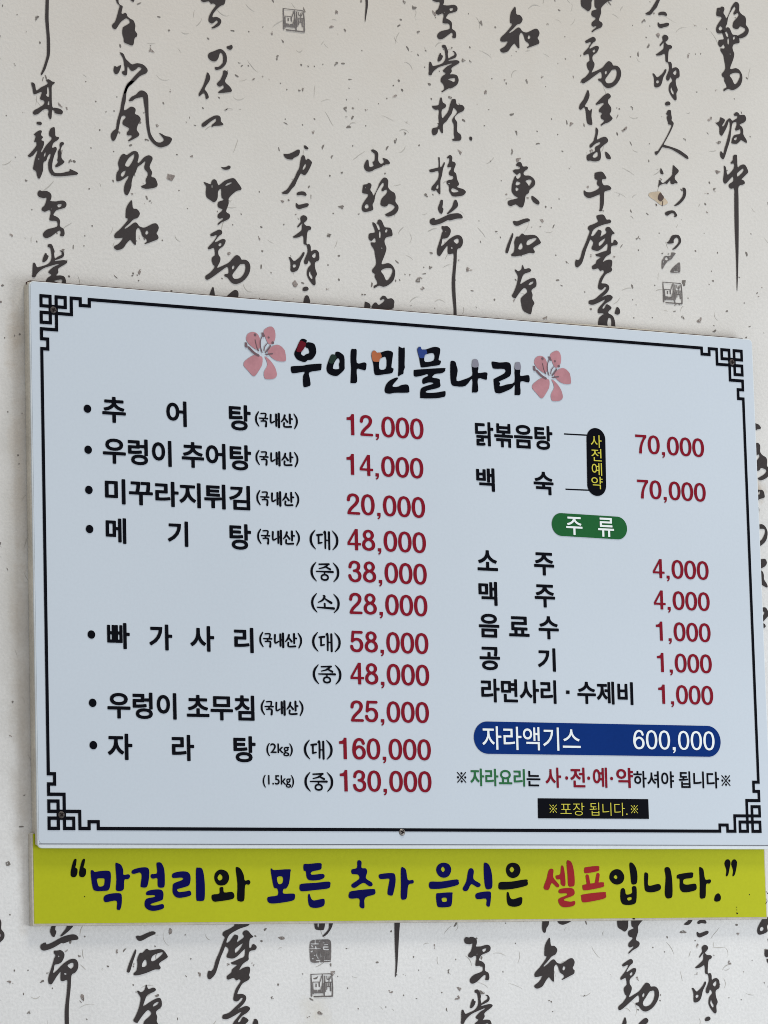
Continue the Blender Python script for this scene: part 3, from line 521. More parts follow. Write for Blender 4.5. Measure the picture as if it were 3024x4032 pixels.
FLAKES = "237,412,14 92,437,10 370,506,10 277,637,9 597,200,14 665,117,9 675,700,22 525,763,13 997,318,12 905,792,6 1200,40,14 1092,228,10 1323,253,11 1177,358,7 1234,520,8 1392,423,10 1553,380,11 1594,525,9 1590,8,9 1672,195,11 1825,236,10 1912,365,9 1772,383,9 1812,594,15 1693,997,11 1840,1063,13 1653,1095,12 2030,260,8 2133,302,8 2131,867,10 2233,1033,8 1955,915,8 2145,1250,12 2261,305,12 2535,85,10 2486,425,9 2250,490,12 2455,507,15 2510,934,12 2415,1013,8 2330,1010,9 2318,735,9 2740,108,14 2712,219,12 2592,140,10 2795,470,10 2694,553,9 2815,745,8 1340,816,13 1105,795,14 1298,925,12 1165,847,9 1645,1105,12 160,3866,12 328,3930,15 112,3990,12 530,3800,11 460,3746,10 670,3668,13 785,3836,10 1107,3694,14 900,3800,10 995,3798,9 1712,3727,13 1540,3902,12 1800,3927,12 2166,3943,9 2690,3672,12 2745,3725,11 2905,3670,12 2870,3790,11 1312,3830,13 2692,1112,13 30,3400,10 55,2500,8 40,2900,9"

# ================================================================ printed signs: data
L1, L2, L3, L4 = (300,1520,1.8033), (300,1880,1.8033), (300,2420,1.8033), (300,2840,1.8033)
P1, P2, P3 = (1200,1580,3.19), (1200,2040,3.073), (1200,2700,3.19)
R1, R2, R3 = (1820,1620,1.659), (1820,2120,1.659), (1760,2800,1.430)
T1, T2, T3 = (920,1260,3.318), (1400,1300,4.148), (1760,1340,3.072)
B1, B2, B3 = (260,3360,2.2419), (980,3360,1.4813), (2080,3340,1.7574)
DISHES = [
(L1,"추",(183,350,78,262)),(L1,"어",(638,782,107,288)),(L1,"탕",(1083,1237,135,317)),(L1,"우렁이",(188,675,377,562)),(L1,"추어탕",(748,1240,409,591)),
(L2,"미꾸라지튀김",(203,1232,34,212)),(L2,"메",(208,353,288,470)),(L2,"기",(648,793,311,491)),(L2,"탕",(1087,1240,331,514)),
(L3,"빠",(218,378,59,244)),(L3,"가",(517,680,70,254)),(L3,"사",(808,978,81,263)),(L3,"리",(1120,1257,93,272)),(L3,"우렁이",(220,710,553,742)),(L3,"초무침",(783,1263,570,752)),
(L4,"자",(222,397,88,275)),(L4,"라",(678,836,97,282)),(L4,"탕",(1115,1272,106,292)),
(R1,"닭볶음탕",(83,587,82,240)),(R1,"백",(90,210,370,523)),(R1,"숙",(465,594,395,546)),
(R2,"소",(97,230,78,212)),(R2,"주",(467,598,93,243)),(R2,"맥",(105,227,283,439)),(R2,"주",(472,604,302,452)),(R2,"음",(107,240,493,648)),(R2,"료",(303,436,510,642)),(R2,"수",(497,628,509,660)),
(R2,"공",(112,245,709,861)),(R2,"기",(492,608,717,870)),(R2,"라면사리",(122,612,921,1076)),(R2,"수제비",(750,1114,935,1085)),
]
PRICES = [
(P1,"12,000",(525,1487,190,496)),(P1,"14,000",(523,1485,688,991)),(P1,"20,000",(527,1507,1181,1488)),(P1,"48,000",(533,1518,1625,1932)),
(P2,"38,000",(522,1472,533,832)),(P2,"28,000",(535,1480,920,1218)),(P2,"58,000",(545,1492,1377,1675)),(P2,"48,000",(550,1502,1762,2063)),
(P3,"25,000",(572,1556,194,505)),(P3,"160,000",(430,1580,663,975)),(P3,"130,000",(440,1588,1065,1378)),
(R1,"70,000",(1130,1577,164,307)),(R1,"70,000",(1142,1588,457,600)),
(R2,"4,000",(1243,1607,142,285)),(R2,"4,000",(1250,1614,346,489)),(R2,"1,000",(1265,1620,549,694)),(R2,"1,000",(1272,1628,753,898)),(R2,"1,000",(1280,1637,959,1105)),
]
BULLETS = [(L1,78,162),(L1,83,453),(L2,88,89),(L2,93,367),(L3,106,142),(L3,115,627),(L4,120,170)]
ORIGIN = [(L1,1272,1568,190,296),(L1,1275,1572,463,568),(L2,1281,1578,98,204),(L2,1287,1583,372,478),(L3,1302,1598,128,235),(L3,1312,1608,609,715)]
ORIGIN_INK = ("22,2,6 6,30,10 3,52,11 6,75,10 22,102,6|38,13,7 72,12,8 69,36,9|27,46,7 84,46,9|55,48,9 55,62,8|38,66,7 73,66,9 72,100,12"
 "|108,18,11 108,72,9 133,62,7|146,14,12 146,92,11|146,50,7 162,50,7|165,8,13 165,100,13|208,15,11 200,40,11 182,62,6|206,34,8 226,60,11|244,8,12 244,70,11|246,36,8 260,38,9|202,70,11 204,95,9 252,93,10|274,2,6 290,28,10 294,52,11 290,75,10 276,104,6")
SIZES = [("대",P1,62,412,1620,1867),("중",P2,70,408,535,772),("소",P2,78,413,913,1147),("대",P2,90,425,1383,1620),("중",P2,98,434,1774,2013),("대",P3,-10,340,680,928),("중",P3,-3,347,1085,1332)]
PAREN = "|68,4,8 24,60,24 9,120,28 24,185,24 68,240,8|282,4,8 328,60,24 342,120,28 328,185,24 282,240,8"
SIZE_INK = {
"대": "85,66,12 92,64,20 152,56,22|108,66,22 108,162,20|106,165,20 148,156,16|172,35,12 192,30,24 190,222,20|190,124,14 234,124,14|240,25,26 240,232,24",
"중": "105,28,16 228,22,20|212,28,22 180,60,18 105,82,12|176,52,14 242,86,24|70,118,14 275,118,24|172,122,18 172,152,16|130,190,20 140,166,20 172,156,18 204,166,20 214,190,20 204,212,20 172,222,20 140,212,20 130,190,20",
"소": "152,28,14 166,40,26 140,85,20 86,115,12|164,60,14 206,90,22 250,116,28|166,130,22 168,175,20|72,178,14 280,186,28",
}
TITLE = [
("title_letter", T1, "P 862,270 900,246 950,265 945,300 970,292 1050,315 1075,415 1050,480 1010,520 965,525 940,545 905,550 830,520 795,470 788,430 820,360|H 875,440 900,385 930,347 945,365 970,375 983,430 940,450 910,470|P 745,620 765,605 900,598 960,585 1130,572 1143,590 1140,640 1120,660 985,685 990,760 1000,850 965,870 950,875 908,870 902,740 925,685 900,680 790,697 755,690 743,650", "black"),
("title_letter", T1, "P 1325,425 1360,415 1400,435 1440,480 1445,600 1440,650 1380,710 1340,733 1280,725 1225,690 1208,630 1225,560 1260,470 1285,450 1320,455|H 1293,620 1310,560 1345,508 1370,507 1382,540 1370,580 1375,635 1340,645 1300,640|P 1530,390 1570,382 1603,395 1605,562 1697,555 1725,565 1731,589 1717,657 1665,649 1603,648 1608,810 1535,825 1522,810 1530,640 1522,520", "black"),
("title_letter", T2, "P 258,370 290,335 320,345 345,372 400,368 515,335 600,362 600,440 580,605 612,625 610,665 580,705 470,722 340,738 300,700 285,560 255,440|H 385,490 415,455 492,448 490,625 385,637|P 697,290 720,278 765,297 798,300 795,560 800,610 780,660 775,712 735,730 705,750 688,745 695,600|P 500,880 560,820 650,778 685,778 683,800 610,885 600,920 640,930 700,920 740,900 820,888 860,910 872,985 850,1022 640,1025 560,1040 500,1033 475,1010 470,960", "black"),
("title_letter", T2, "P 1000,320 1025,280 1055,275 1075,318 1150,315 1220,290 1300,275 1372,300 1372,380 1350,485 1385,500 1385,535 1355,572 1230,592 1080,612 1055,580 1030,440|H 1120,430 1150,395 1270,382 1268,495 1130,520|P 945,665 970,650 1150,635 1440,620 1458,640 1455,670 1400,705 1310,715 1270,735 1250,775 1360,798 1372,850 1365,935 1160,990 1155,1022 1260,1025 1350,1015 1440,998 1463,1005 1460,1075 1420,1095 1300,1115 1070,1113 1050,1080 1055,980 1100,930 1255,880 1250,860 1180,858 1095,880 1088,800 1155,760 1180,745 1165,720 1080,745 985,762 948,745", "black"),
("title_letter", T3, "P 35,300 50,250 95,260 110,305 125,370 112,490 200,475 300,425 300,330 375,325 370,395 455,388 485,400 480,440 470,480 370,465 373,615 310,632 298,620 300,465 220,552 110,558 45,520|P 300,335 300,290 305,245 325,232 350,232 368,250 373,335", "black"),
("title_letter", T3, "P 540,258 630,270 720,265 762,285 770,350 755,435 625,500 640,515 635,557 720,535 812,505 815,350 882,352 882,430 970,422 993,440 985,512 885,500 885,650 830,663 813,655 815,540 775,585 650,640 605,640 575,620 560,500 570,465 690,400 690,350 565,345 542,310|P 815,360 820,285 835,268 870,268 880,285 882,362", "black"),
]
TINTS = [
(T1, "P 850,295 872,272 905,285 940,318 880,415 815,412 830,350", "dark_red"),
(T1, "P 1260,475 1285,452 1318,458 1338,490 1310,540 1290,570 1245,565 1240,540", "dark_green"),
(T2, "P 258,370 290,335 320,345 345,372 395,370 418,440 385,480 378,515 320,518 275,505 255,430", "orange"),
(T2, "P 1000,320 1025,280 1055,275 1075,318 1140,322 1160,380 1120,410 1112,455 1040,455 1020,400", "blue"),
(T3, "P 299,322 305,245 325,231 350,231 369,250 374,322", "grey"),
(T3, "P 814,350 820,285 835,267 870,267 881,285 884,352", "grey"),
]
PETALS = ["P 160,260 165,210 190,175 240,157 290,170 325,210 340,260 345,320 330,375 300,390 260,370 200,320",
"P 385,155 405,120 460,90 500,92 530,130 542,200 530,270 490,315 460,318 430,280 400,200",
"P 440,420 480,360 545,327 600,335 650,380 668,420 680,510 665,540 600,542 540,525 480,480",
"P 125,575 150,530 260,460 350,475 372,500 370,570 350,620 280,725 240,727 190,670 135,610",
"P 400,482 430,490 490,550 540,630 560,710 545,750 500,772 420,773 395,745 392,680 430,610 435,570 420,520"]
STAMENS = "190,360,30 260,430,30 320,465,28|275,260,10 295,350,10 320,405,16|370,180,30 385,210,32|365,215,10 345,270,14 345,350,14 365,425,14|435,305,10 400,350,12 390,400,14|475,340,18 410,425,18|420,455,20 500,440,16|155,310,34 160,345,36|275,195,34|452,230,26|505,300,36"
BANNER = [
(B1,"P 60,75 75,50 90,55 85,100 80,125 98,140 95,185 75,210 45,205 38,175 45,130|P 135,75 150,50 165,55 158,100 152,125 172,140 172,185 150,210 120,205 112,175 120,130","black"),
(B1,"P 215,160 240,153 250,165 300,157 370,155 392,180 388,280 370,325 330,332 260,332 232,300|H 272,225 330,222 338,235 332,280 310,293 285,290 275,260|P 433,95 455,88 485,105 502,150 505,190 550,185 563,205 545,228 512,235 508,310 490,330 455,333 437,315 442,230|P 328,400 345,370 400,355 465,352 488,370 488,450 475,495 460,500 445,490 447,425 410,420 345,432","navy"),
(B1,"P 575,165 590,145 650,127 710,125 730,150 730,210 718,280 700,302 665,300 655,285 665,200 650,170 600,182 580,178|P 795,95 810,80 840,88 865,150 868,280 850,303 815,300 805,270 803,220 765,225 745,210 750,185 800,175|P 703,355 715,335 760,322 830,320 855,345 855,390 840,415 750,445 750,458 790,460 850,448 863,470 850,490 790,507 740,505 700,480 690,440 710,400 780,385 775,370 715,370","navy"),
(B1,"P 932,200 945,175 1010,160 1070,165 1095,200 1092,260 1070,290 985,315 980,330 1000,342 1060,335 1090,330 1103,355 1090,375 1020,392 970,388 940,350 938,300 950,265 1025,235 1020,215 945,218|P 1145,140 1165,127 1195,133 1212,180 1222,280 1220,400 1200,420 1165,420 1147,405 1145,280","navy"),
(B1,"P 1305,215 1315,175 1345,148 1380,145 1420,165 1437,210 1425,255 1395,280 1350,283 1320,260|H 1335,210 1355,183 1378,205 1372,232 1350,240 1338,228|P 1352,310 1365,298 1385,302 1393,345 1460,340 1482,365 1478,395 1440,410 1340,425 1300,425 1282,395 1290,365 1350,355|P 1495,135 1515,123 1540,140 1565,190 1575,240 1610,235 1625,255 1610,278 1578,282 1572,400 1555,425 1525,423 1507,400 1510,270","black"),
(B2,"P 125,95 135,90 145,98 235,93 240,110 232,175 215,205 200,208 200,235 260,235 267,255 255,275 190,288 130,293 108,280 110,255 165,245 165,208 145,200 135,160|H 162,140 190,135 198,150 192,175 170,178","navy"),
(B2,"P 318,65 350,62 415,57 422,75 415,95 365,107 365,125 430,120 438,140 410,155 355,158 335,140 330,105 318,100|P 293,195 305,178 390,172 465,165 473,185 460,205 380,215 310,222 295,212|P 343,245 352,237 362,265 380,275 430,265 440,275 435,305 400,318 360,315 345,290","navy"),
(B2,"P 630,50 640,40 655,50 655,85 680,88 688,110 680,145 715,170 718,188 700,192 665,172 620,200 600,198 598,180 640,150 635,125 600,120 597,95 628,85|P 582,235 600,220 720,208 735,220 730,240 675,260 672,315 655,320 643,305 642,265 595,265 580,255","navy"),
(B2,"P 755,130 770,120 830,115 850,125 853,170 840,235 830,247 808,240 808,210 818,155 810,148 765,150|P 885,90 900,83 915,100 925,155 955,155 957,175 928,185 920,255 905,270 885,262 885,190","navy"),
(B2,"P 1090,95 1105,65 1135,55 1165,65 1178,95 1165,130 1135,143 1105,130|H 1118,92 1130,78 1142,95 1130,110|P 1048,180 1060,165 1120,165 1210,152 1221,165 1215,185 1130,205 1065,208 1050,198|P 1090,240 1110,232 1180,228 1185,240 1180,300 1160,313 1110,315 1095,300|H 1123,262 1150,260 1152,280 1128,283","navy"),
(B2,"P 1275,110 1285,90 1300,88 1310,105 1308,150 1345,175 1348,190 1330,198 1295,180 1275,215 1255,220 1245,205 1265,165|P 1368,65 1380,55 1400,70 1415,120 1418,190 1405,208 1380,205 1370,150|P 1318,245 1335,230 1395,222 1410,235 1405,300 1395,312 1382,300 1382,265 1330,268","navy"),
(B2,"P 1497,95 1510,65 1538,55 1568,65 1582,95 1570,130 1538,145 1508,130|H 1518,95 1532,78 1546,95 1532,112|P 1453,185 1465,168 1530,165 1615,152 1623,165 1618,188 1535,208 1470,212 1455,205|P 1502,232 1512,227 1522,258 1540,268 1585,255 1593,270 1585,300 1550,312 1515,305 1503,280","black"),
(B3,"P 135,165 150,143 172,150 170,200 205,245 212,262 195,270 160,240 140,285 112,285 105,265 125,210|P 188,190 218,180 225,125 240,125 250,175 255,250 240,262 222,245 220,215 195,215|P 263,95 280,85 300,105 315,170 318,250 300,265 275,258 270,190|P 207,295 225,280 290,275 315,290 312,325 250,350 248,362 290,370 318,365 322,385 300,402 240,408 212,385 208,350 265,325 260,312 215,312","red_ban"),
(B3,"P 385,145 395,132 480,123 488,140 480,158 400,173 385,165|406,195,26 415,250,28|480,185,26 470,245,28|P 373,265 385,252 510,235 520,250 515,268 420,288 380,290|P 365,340 375,320 520,303 533,315 530,345 450,365 380,375 367,360","red_ban"),
(B3,"P 558,205 570,165 605,145 640,155 662,195 650,235 615,252 580,240|H 588,200 602,185 615,200 605,215|P 697,110 715,100 740,130 752,180 750,235 735,250 712,245 705,190|P 637,290 655,275 668,290 675,320 715,310 715,270 735,262 747,280 745,365 725,388 680,393 650,385 635,350|H 682,345 710,338 712,355 690,362","black"),
(B3,"P 800,180 815,168 828,185 825,245 840,260 890,248 912,255 912,285 870,303 825,303 803,280|P 940,145 958,130 980,145 993,220 995,325 980,345 955,345 942,310 948,200","black"),
(B3,"P 1025,195 1040,180 1130,167 1138,185 1130,205 1075,215 1072,245 1100,252 1150,245 1162,262 1155,290 1095,305 1060,300 1045,270 1045,215 1028,210|P 1180,140 1192,132 1210,150 1222,215 1255,215 1262,230 1250,245 1228,250 1225,330 1210,347 1185,340 1185,250","black"),
(B3,"P 1285,345 1295,322 1315,312 1330,335 1325,362 1300,370 1285,362","black"),
(B3,"P 1355,110 1365,82 1385,78 1397,100 1390,140 1380,185 1365,193 1368,150|P 1402,110 1412,82 1430,78 1442,100 1435,150 1425,185 1410,193 1415,155","black"),
]

# ================================================================ materials
def wall_material():
    m = mat("wallpaper", pic(205, 205, 204), rough=0.85, spec=0.08, mottle=0.04, mscale=7, bump=0.45, bscale=260, fine=0.055)
    nt = m.node_tree; N, L = nt.nodes, nt.links
    b = N["Principled BSDF"]
    src = b.inputs["Base Color"].links[0].from_socket
    geo = next(n for n in N if n.type == 'NEW_GEOMETRY')
    def spot(center, rx, rz, col, strength, prev, nscale=18, rag=2.2):
        """a ragged-edged patch of tone: water and rust marks, wider darker areas"""
        sub = N.new("ShaderNodeVectorMath"); sub.operation = 'SUBTRACT'; sub.inputs[1].default_value = (center[0], 0, center[1])
        L.new(geo.outputs["Position"], sub.inputs[0])
        mul = N.new("ShaderNodeVectorMath"); mul.operation = 'MULTIPLY'; mul.inputs[1].default_value = (1 / rx, 0, 1 / rz)
        L.new(sub.outputs[0], mul.inputs[0])
        ln = N.new("ShaderNodeVectorMath"); ln.operation = 'LENGTH'; L.new(mul.outputs[0], ln.inputs[0])
        nz = N.new("ShaderNodeTexNoise"); nz.inputs["Scale"].default_value = nscale; nz.inputs["Detail"].default_value = 7; nz.inputs["Roughness"].default_value = 0.7
        L.new(geo.outputs["Position"], nz.inputs["Vector"])
        ad = N.new("ShaderNodeMath"); ad.operation = 'MULTIPLY_ADD'; ad.inputs[1].default_value = rag; L.new(nz.outputs[0], ad.inputs[0]); L.new(ln.outputs["Value"], ad.inputs[2])
        mr = N.new("ShaderNodeMapRange"); mr.inputs[1].default_value = rag * 0.5; mr.inputs[2].default_value = rag * 0.5 + 1; mr.inputs[3].default_value = strength; mr.inputs[4].default_value = 0
        L.new(ad.outputs[0], mr.inputs[0])
        mx = N.new("ShaderNodeMix"); mx.data_type = 'RGBA'
        L.new(mr.outputs[0], mx.inputs[0]); L.new(prev, mx.inputs[6]); mx.inputs[7].default_value = (*col, 1)
        return mx.outputs[2]
    p = PX
    prev = src
    prev = spot(p(70, 1340, 0), 0.02, 0.06, pic(150, 128, 98), 0.55, prev, 30)
    prev = spot(p(45, 2250, 0), 0.055, 0.42, pic(158, 154, 146), 0.6, prev, 14, 1.0)  # grime, with the shade left of the board painted into the colour
    prev = spot(p(85, 1800, 0), 0.018, 0.16, pic(160, 142, 118), 0.4, prev, 22)
    prev = spot(p(95, 2900, 0), 0.02, 0.25, pic(150, 138, 122), 0.45, prev, 22)
    prev = spot(p(2990, 1925, 0), 0.02, 0.02, pic(150, 128, 98), 0.6, prev, 60)
    prev = spot(p(1250, 3990, 0), 0.03, 0.03, pic(184, 175, 150), 0.3, prev, 40)
    # the paper gets darker and warmer towards the top
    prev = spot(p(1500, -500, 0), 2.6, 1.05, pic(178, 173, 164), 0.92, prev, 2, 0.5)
    prev = spot(p(600, 20, 0), 0.5, 0.2, pic(180, 166, 154), 0.14, prev, 6)
    prev = spot(p(1800, 40, 0), 0.35, 0.12, pic(182, 168, 154), 0.14, prev, 8)
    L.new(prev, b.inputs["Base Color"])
    return m

M = {
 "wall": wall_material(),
 "seal_ink": mat("seal_ink", pic(102, 98, 97), 0.75, 0.06, 0.2, 120, fine=0.15),
 "ink": mat("ink", pic(59, 55, 55), 0.75, 0.06, 0.06, 20, fine=0.06),
 "fleck": mat("fleck", pic(112, 107, 103), 0.8, 0.1, 0.25, 40),
 "flake": mat("flake", pic(128, 120, 116), 0.8, 0.1, 0.2, 200, fine=0.3),
 "fibre": mat("fibre", pic(166, 163, 157), 0.8, 0.1, 0.15, 40),
 "tan": mat("tan", pic(176, 162, 142), 0.9, 0.1, 0.15, 60, 0.6, 200),
 "tan_dark": mat("tan_dark", pic(82, 70, 66), 0.9, 0.1, 0.1, 60),
 "sheet": mat("sheet", pic(183, 192, 201), 0.42, 0.15, 0.02, 3, 0.05, 60, 0.012),
 "board": mat("board", pic(196, 202, 206), 0.5, 0.4, 0.04, 9, fine=0.03),
 "edge": mat("edge", pic(178, 172, 160), 0.7, 0.2, 0.12, 24, fine=0.08),
 "grime_shade": mat("grime_shade", pic(70, 52, 48), 0.9, 0.1, 0.3, 30),
 "line": mat("line", pic(95, 98, 106), 0.6, 0.2, 0.1, 30),
 "black": mat("black", pic(9, 10, 17), 0.55, 0.03, 0.05, 10, fine=0.02),
 "red": mat("red", pic(118, 20, 36), 0.55, 0.04, 0.04, 10, fine=0.02),
 "dark_red": mat("dark_red", pic(88, 14, 28), 0.5, 0.08, 0.1, 60),
 "dark_green": mat("dark_green", pic(30, 46, 40), 0.5, 0.08, 0.1, 60),
 "orange": mat("orange", pic(158, 92, 60), 0.5, 0.08, 0.06, 60),
 "blue": mat("blue", pic(38, 58, 116), 0.5, 0.08, 0.06, 60),
 "grey": mat("grey", pic(122, 122, 134), 0.5, 0.08, 0.04, 60),
 "pill_blue": mat("pill_blue", pic(10, 43, 106), 0.55, 0.03, 0.04, 10),
 "pill_green": mat("pill_green", pic(32, 88, 48), 0.55, 0.03, 0.04, 10),
 "text_green": mat("text_green", pic(38, 98, 58), 0.5, 0.08, 0.04, 10),
 "white": mat("white", pic(214, 220, 228), 0.5, 0.08, 0.02, 10),
 "yellow": mat("yellow", pic(186, 180, 66), 0.5, 0.08, 0.03, 10),
 "petal": mat("petal", pic(166, 119, 126), 0.5, 0.08, 0.12, 45),
 "stamen": mat("stamen", pic(104, 84, 90), 0.5, 0.08, 0.1, 60),
 "banner": mat("banner", pic(164, 169, 28), 0.5, 0.08, 0.03, 5, 0.05, 80, 0.02),
 "navy": mat("navy", pic(8, 9, 72), 0.55, 0.03, 0.06, 10),
 "red_ban": mat("red_ban", pic(140, 34, 40), 0.55, 0.04, 0.05, 10),
 "steel": mat("steel", pic(120, 116, 112), 0.4, 0.5, 0.2, 300),
 "old_steel": mat("old_steel", pic(66, 60, 58), 0.5, 0.3, 0.3, 300),
 "slot": mat("slot", pic(30, 24, 24), 0.8, 0.1, 0.2, 300),
}
M["steel"].node_tree.nodes["Principled BSDF"].inputs["Metallic"].default_value = 0.6

# ================================================================ the wall with its wallpaper
g = []
nx, nz = 64, 44
rnd = random.Random(3)
V, Fc = [], []
for j in range(nz + 1):
    for i in range(nx + 1):
        x, z = -1.6 + 4.6 * i / nx, 0.1 + 3.0 * j / nz
        V.append((x, WALL_Y, z))
for j in range(nz):
    for i in range(nx):
        a = j * (nx + 1) + i
        Fc.append((a, a + 1, a + nx + 2, a + nx + 1))
n0 = len(V)
for x, z in ((-1.6, 0.1), (3.0, 0.1), (3.0, 3.1), (-1.6, 3.1)):
    V.append((x, WALL_Y + 0.09, z))
Fc.append((n0, n0 + 3, n0 + 2, n0 + 1))
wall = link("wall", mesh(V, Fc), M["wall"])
tag(wall, "pale wall papered with rows of dark brush writing and flecks", "wall", "structure")

base = {}
for k, (tile, txt) in GLYPHS.items():
    nm = "brush_stroke" if k.startswith(("line", "dash", "hook", "bow", "edge", "foot", "tail")) else "brush_character"
    base[k] = ink(nm, txt, tile, WALL_Y, 0.0008, M["ink"], wall, 0.0007)
for k, (tile, txt) in SEALS.items():
    base[k] = ink("seal_stamp", txt, tile, WALL_Y, 0.0008, M["seal_ink"], wall, 0.0005)
for k, a, b in AGAIN + SEAL_AGAIN:
    pa, pb = PX(*a, WALL_Y), PX(*b, WALL_Y)
    o = base[k].copy()
    COL.objects.link(o)
    o.parent = wall
    o.location = base[k].location + Vector((pb[0] - pa[0], 0, pb[1] - pa[1]))

# torn scrap of paper with dark ink showing through
scrap = ink("torn_scrap", "P 185,1905 235,1870 330,1855 440,1855 500,1960 570,2030 600,2100 500,2150 430,2130 330,2050 200,1960", (2520,420,5.53), WALL_Y, 0.0005, M["tan"], wall)
o = ink("ink_spot", "P 385,1970 400,1920 440,1870 475,1915 515,1975 480,2040 440,2065 390,2020|490,2060,14 480,2160,18|345,2130,30 355,2150,26", (2520,420,5.53), WALL_Y, 0.0009, M["tan_dark"], wall)

# flakes of plant fibre pressed into the paper: ragged little patches
rnd = random.Random(11)
chips = FLAKES.split()
for _ in range(170):
    q = rnd.random()
    yy = rnd.uniform(-60, 1260) if q < 0.72 else rnd.uniform(3660, 4090)
    chips.append("%d,%d,%.1f" % (rnd.uniform(-40, 3060), yy, rnd.choice((4, 5, 6, 7, 8, 9, 11, 13))))
for t in chips:
    x, y, r = map(float, t.split(","))
    k = rnd.randint(5, 8)
    ang = sorted(rnd.uniform(0, 6.283) for _ in range(k))
    st = rnd.uniform(0.5, 0.9); rot = rnd.uniform(0, 3.14)
    pts = []
    for a in ang:
        q = r * rnd.uniform(0.6, 1.25)
        u, v = q * math.cos(a), q * math.sin(a) * st
        pts.append("%.1f,%.1f" % (10 * (u * math.cos(rot) - v * math.sin(rot)), 10 * (u * math.sin(rot) + v * math.cos(rot))))
    txt = "S " + " ".join(pts)
    for _ in range(rnd.randint(2, 5)):
        a = rnd.uniform(0, 6.283); q = rnd.uniform(0, r * 0.6)
        cx, cy = 10 * q * math.cos(a), 10 * q * math.sin(a)
        b = rnd.uniform(0, 6.283); l = rnd.uniform(2, 5)
        txt += "|E %.1f,%.1f,%.1f %.1f,%.1f,%.1f" % (cx, cy, 26, cx + 10 * l * math.cos(b), cy + 10 * l * math.sin(b), 18)
    try:
        ink("paper_flake", txt, (x, y, 10), WALL_Y, 0.0006, M["flake"] if rnd.random() < 0.6 else M["fleck"], wall, 0.0006)
    except Exception:
        pass

def scatter(name, count, seed, build, material, lift):
    rn = random.Random(seed)
    V, Fc = [], []
    for _ in range(count):
        if rn.random() < 0.035: x, y = rn.uniform(-60, 130), rn.uniform(1100, 3650)
        elif rn.random() < 0.74: x, y = rn.uniform(-100, 3150), rn.uniform(-100, 1340)
        else: x, y = rn.uniform(-100, 3150), rn.uniform(3590, 4130)
        px, pz = PX(x, y, WALL_Y)
        build(rn, px, pz, V, Fc)
    o = link(name, mesh(V, Fc), material, wall, (0, WALL_Y - lift, 0))
    o["kind"] = "stuff"
U = 0.00039          # one source pixel on the wall, in metres
def speck(rn, px, pz, V, Fc):
    a = rn.uniform(0, 3.14); l = U * rn.choice((2.5, 3, 3, 4, 5, 7, 10)); wd = min(l, U * rn.uniform(1.4, 4.5))
    k = len(V); n = 6
    bend = rn.uniform(-0.4, 0.4)
    for i in range(n):
        t = 6.283 * i / n
        u, v = l * math.cos(t) * rn.uniform(0.7, 1.2), wd * math.sin(t) * rn.uniform(0.6, 1.2)
        v += bend * u * u / l
        V.append((px + u * math.cos(a) - v * math.sin(a), 0, pz + u * math.sin(a) + v * math.cos(a)))
    Fc.append(tuple(range(k, k + n)))
def hair(rn, px, pz, V, Fc):
    a = rn.uniform(0, 6.283); da = rn.uniform(-0.25, 0.25); n = 8
    st = U * rn.uniform(2, 9); wd = U * rn.uniform(0.35, 0.9)
    k = len(V)
    x, z = px, pz
    for i in range(n):
        ww = wd * (0.35 + math.sin(math.pi * i / (n - 1)))
        V.append((x - ww * math.sin(a), 0, z + ww * math.cos(a)))
        V.append((x + ww * math.sin(a), 0, z - ww * math.cos(a)))
        x += st * math.cos(a); z += st * math.sin(a); a += da + rn.uniform(-0.12, 0.12)
    for i in range(n - 1):
        Fc.append((k + 2 * i, k + 2 * i + 1, k + 2 * i + 3, k + 2 * i + 2))
scatter("paper_fleck", 480, 5, speck, M["fleck"], 0.0004)
scatter("paper_fibre", 240, 8, hair, M["fibre"], 0.0003)

# ================================================================ the yellow notice
bl, br_ = PX(128, 3646, BAN_Y), PX(3022, 3619, BAN_Y)
tl = PX(124.6, 3300, BAN_Y)
byb = bl[1]
bx0, bx1 = (bl[0] + tl[0]) / 2, br_[0]
byt = PX(1500, 3285, BAN_Y)[1]
banner = bpy.data.objects.new("notice_board", None)
COL.objects.link(banner)
banner.location = ((bx0 + bx1) / 2, 0, byb)
tag(banner, "long yellow notice board with navy, black and red hand lettering, under the white menu board", "notice board")
def child(o, parent):
    """keep the object where it stands while it becomes a part"""
    o.parent = parent
    p = parent; off = Vector((0, 0, 0))
    while p: off += p.location; p = p.parent
    o.location = o.location - off
    return o
child(link("panel", slab(bx0, bx1, byb, byt, BAN_Y, WALL_Y - 0.0003, 0.0006, 2, 0.0015, 0.0002), M["edge"]), banner)
child(link("yellow_sheet", slab(bx0 + 0.0022, bx1 - 0.002, byb + 0.0028, byt - 0.001, BAN_Y - 0.0006, BAN_Y - 0.0001), M["banner"]), banner)
for tile, txt, c in BANNER:
    child(ink("notice_letter", txt, tile, BAN_Y, 0.0011, M[c]), banner)
# grime and scratches printed into the sheet's lower right corner
for tile, t in ((B3, "1440,408,6"), (B3, "1441,427,6"), (B3, "S 1435,445 1452,447 1443,458"), (B3, "1528,321,7"), (B1, "162,381,9"), (B1, "480,395,3 482,398,4"),
                (B3, "1645,300,3 1655,315,7"), (B3, "1640,385,3 1650,370,4 1648,350,3"), (B3, "725,488,10 735,489,8")):
    child(ink("dirt_spot", t, tile, BAN_Y, 0.0010, M["slot"], None, 0.0003), banner)

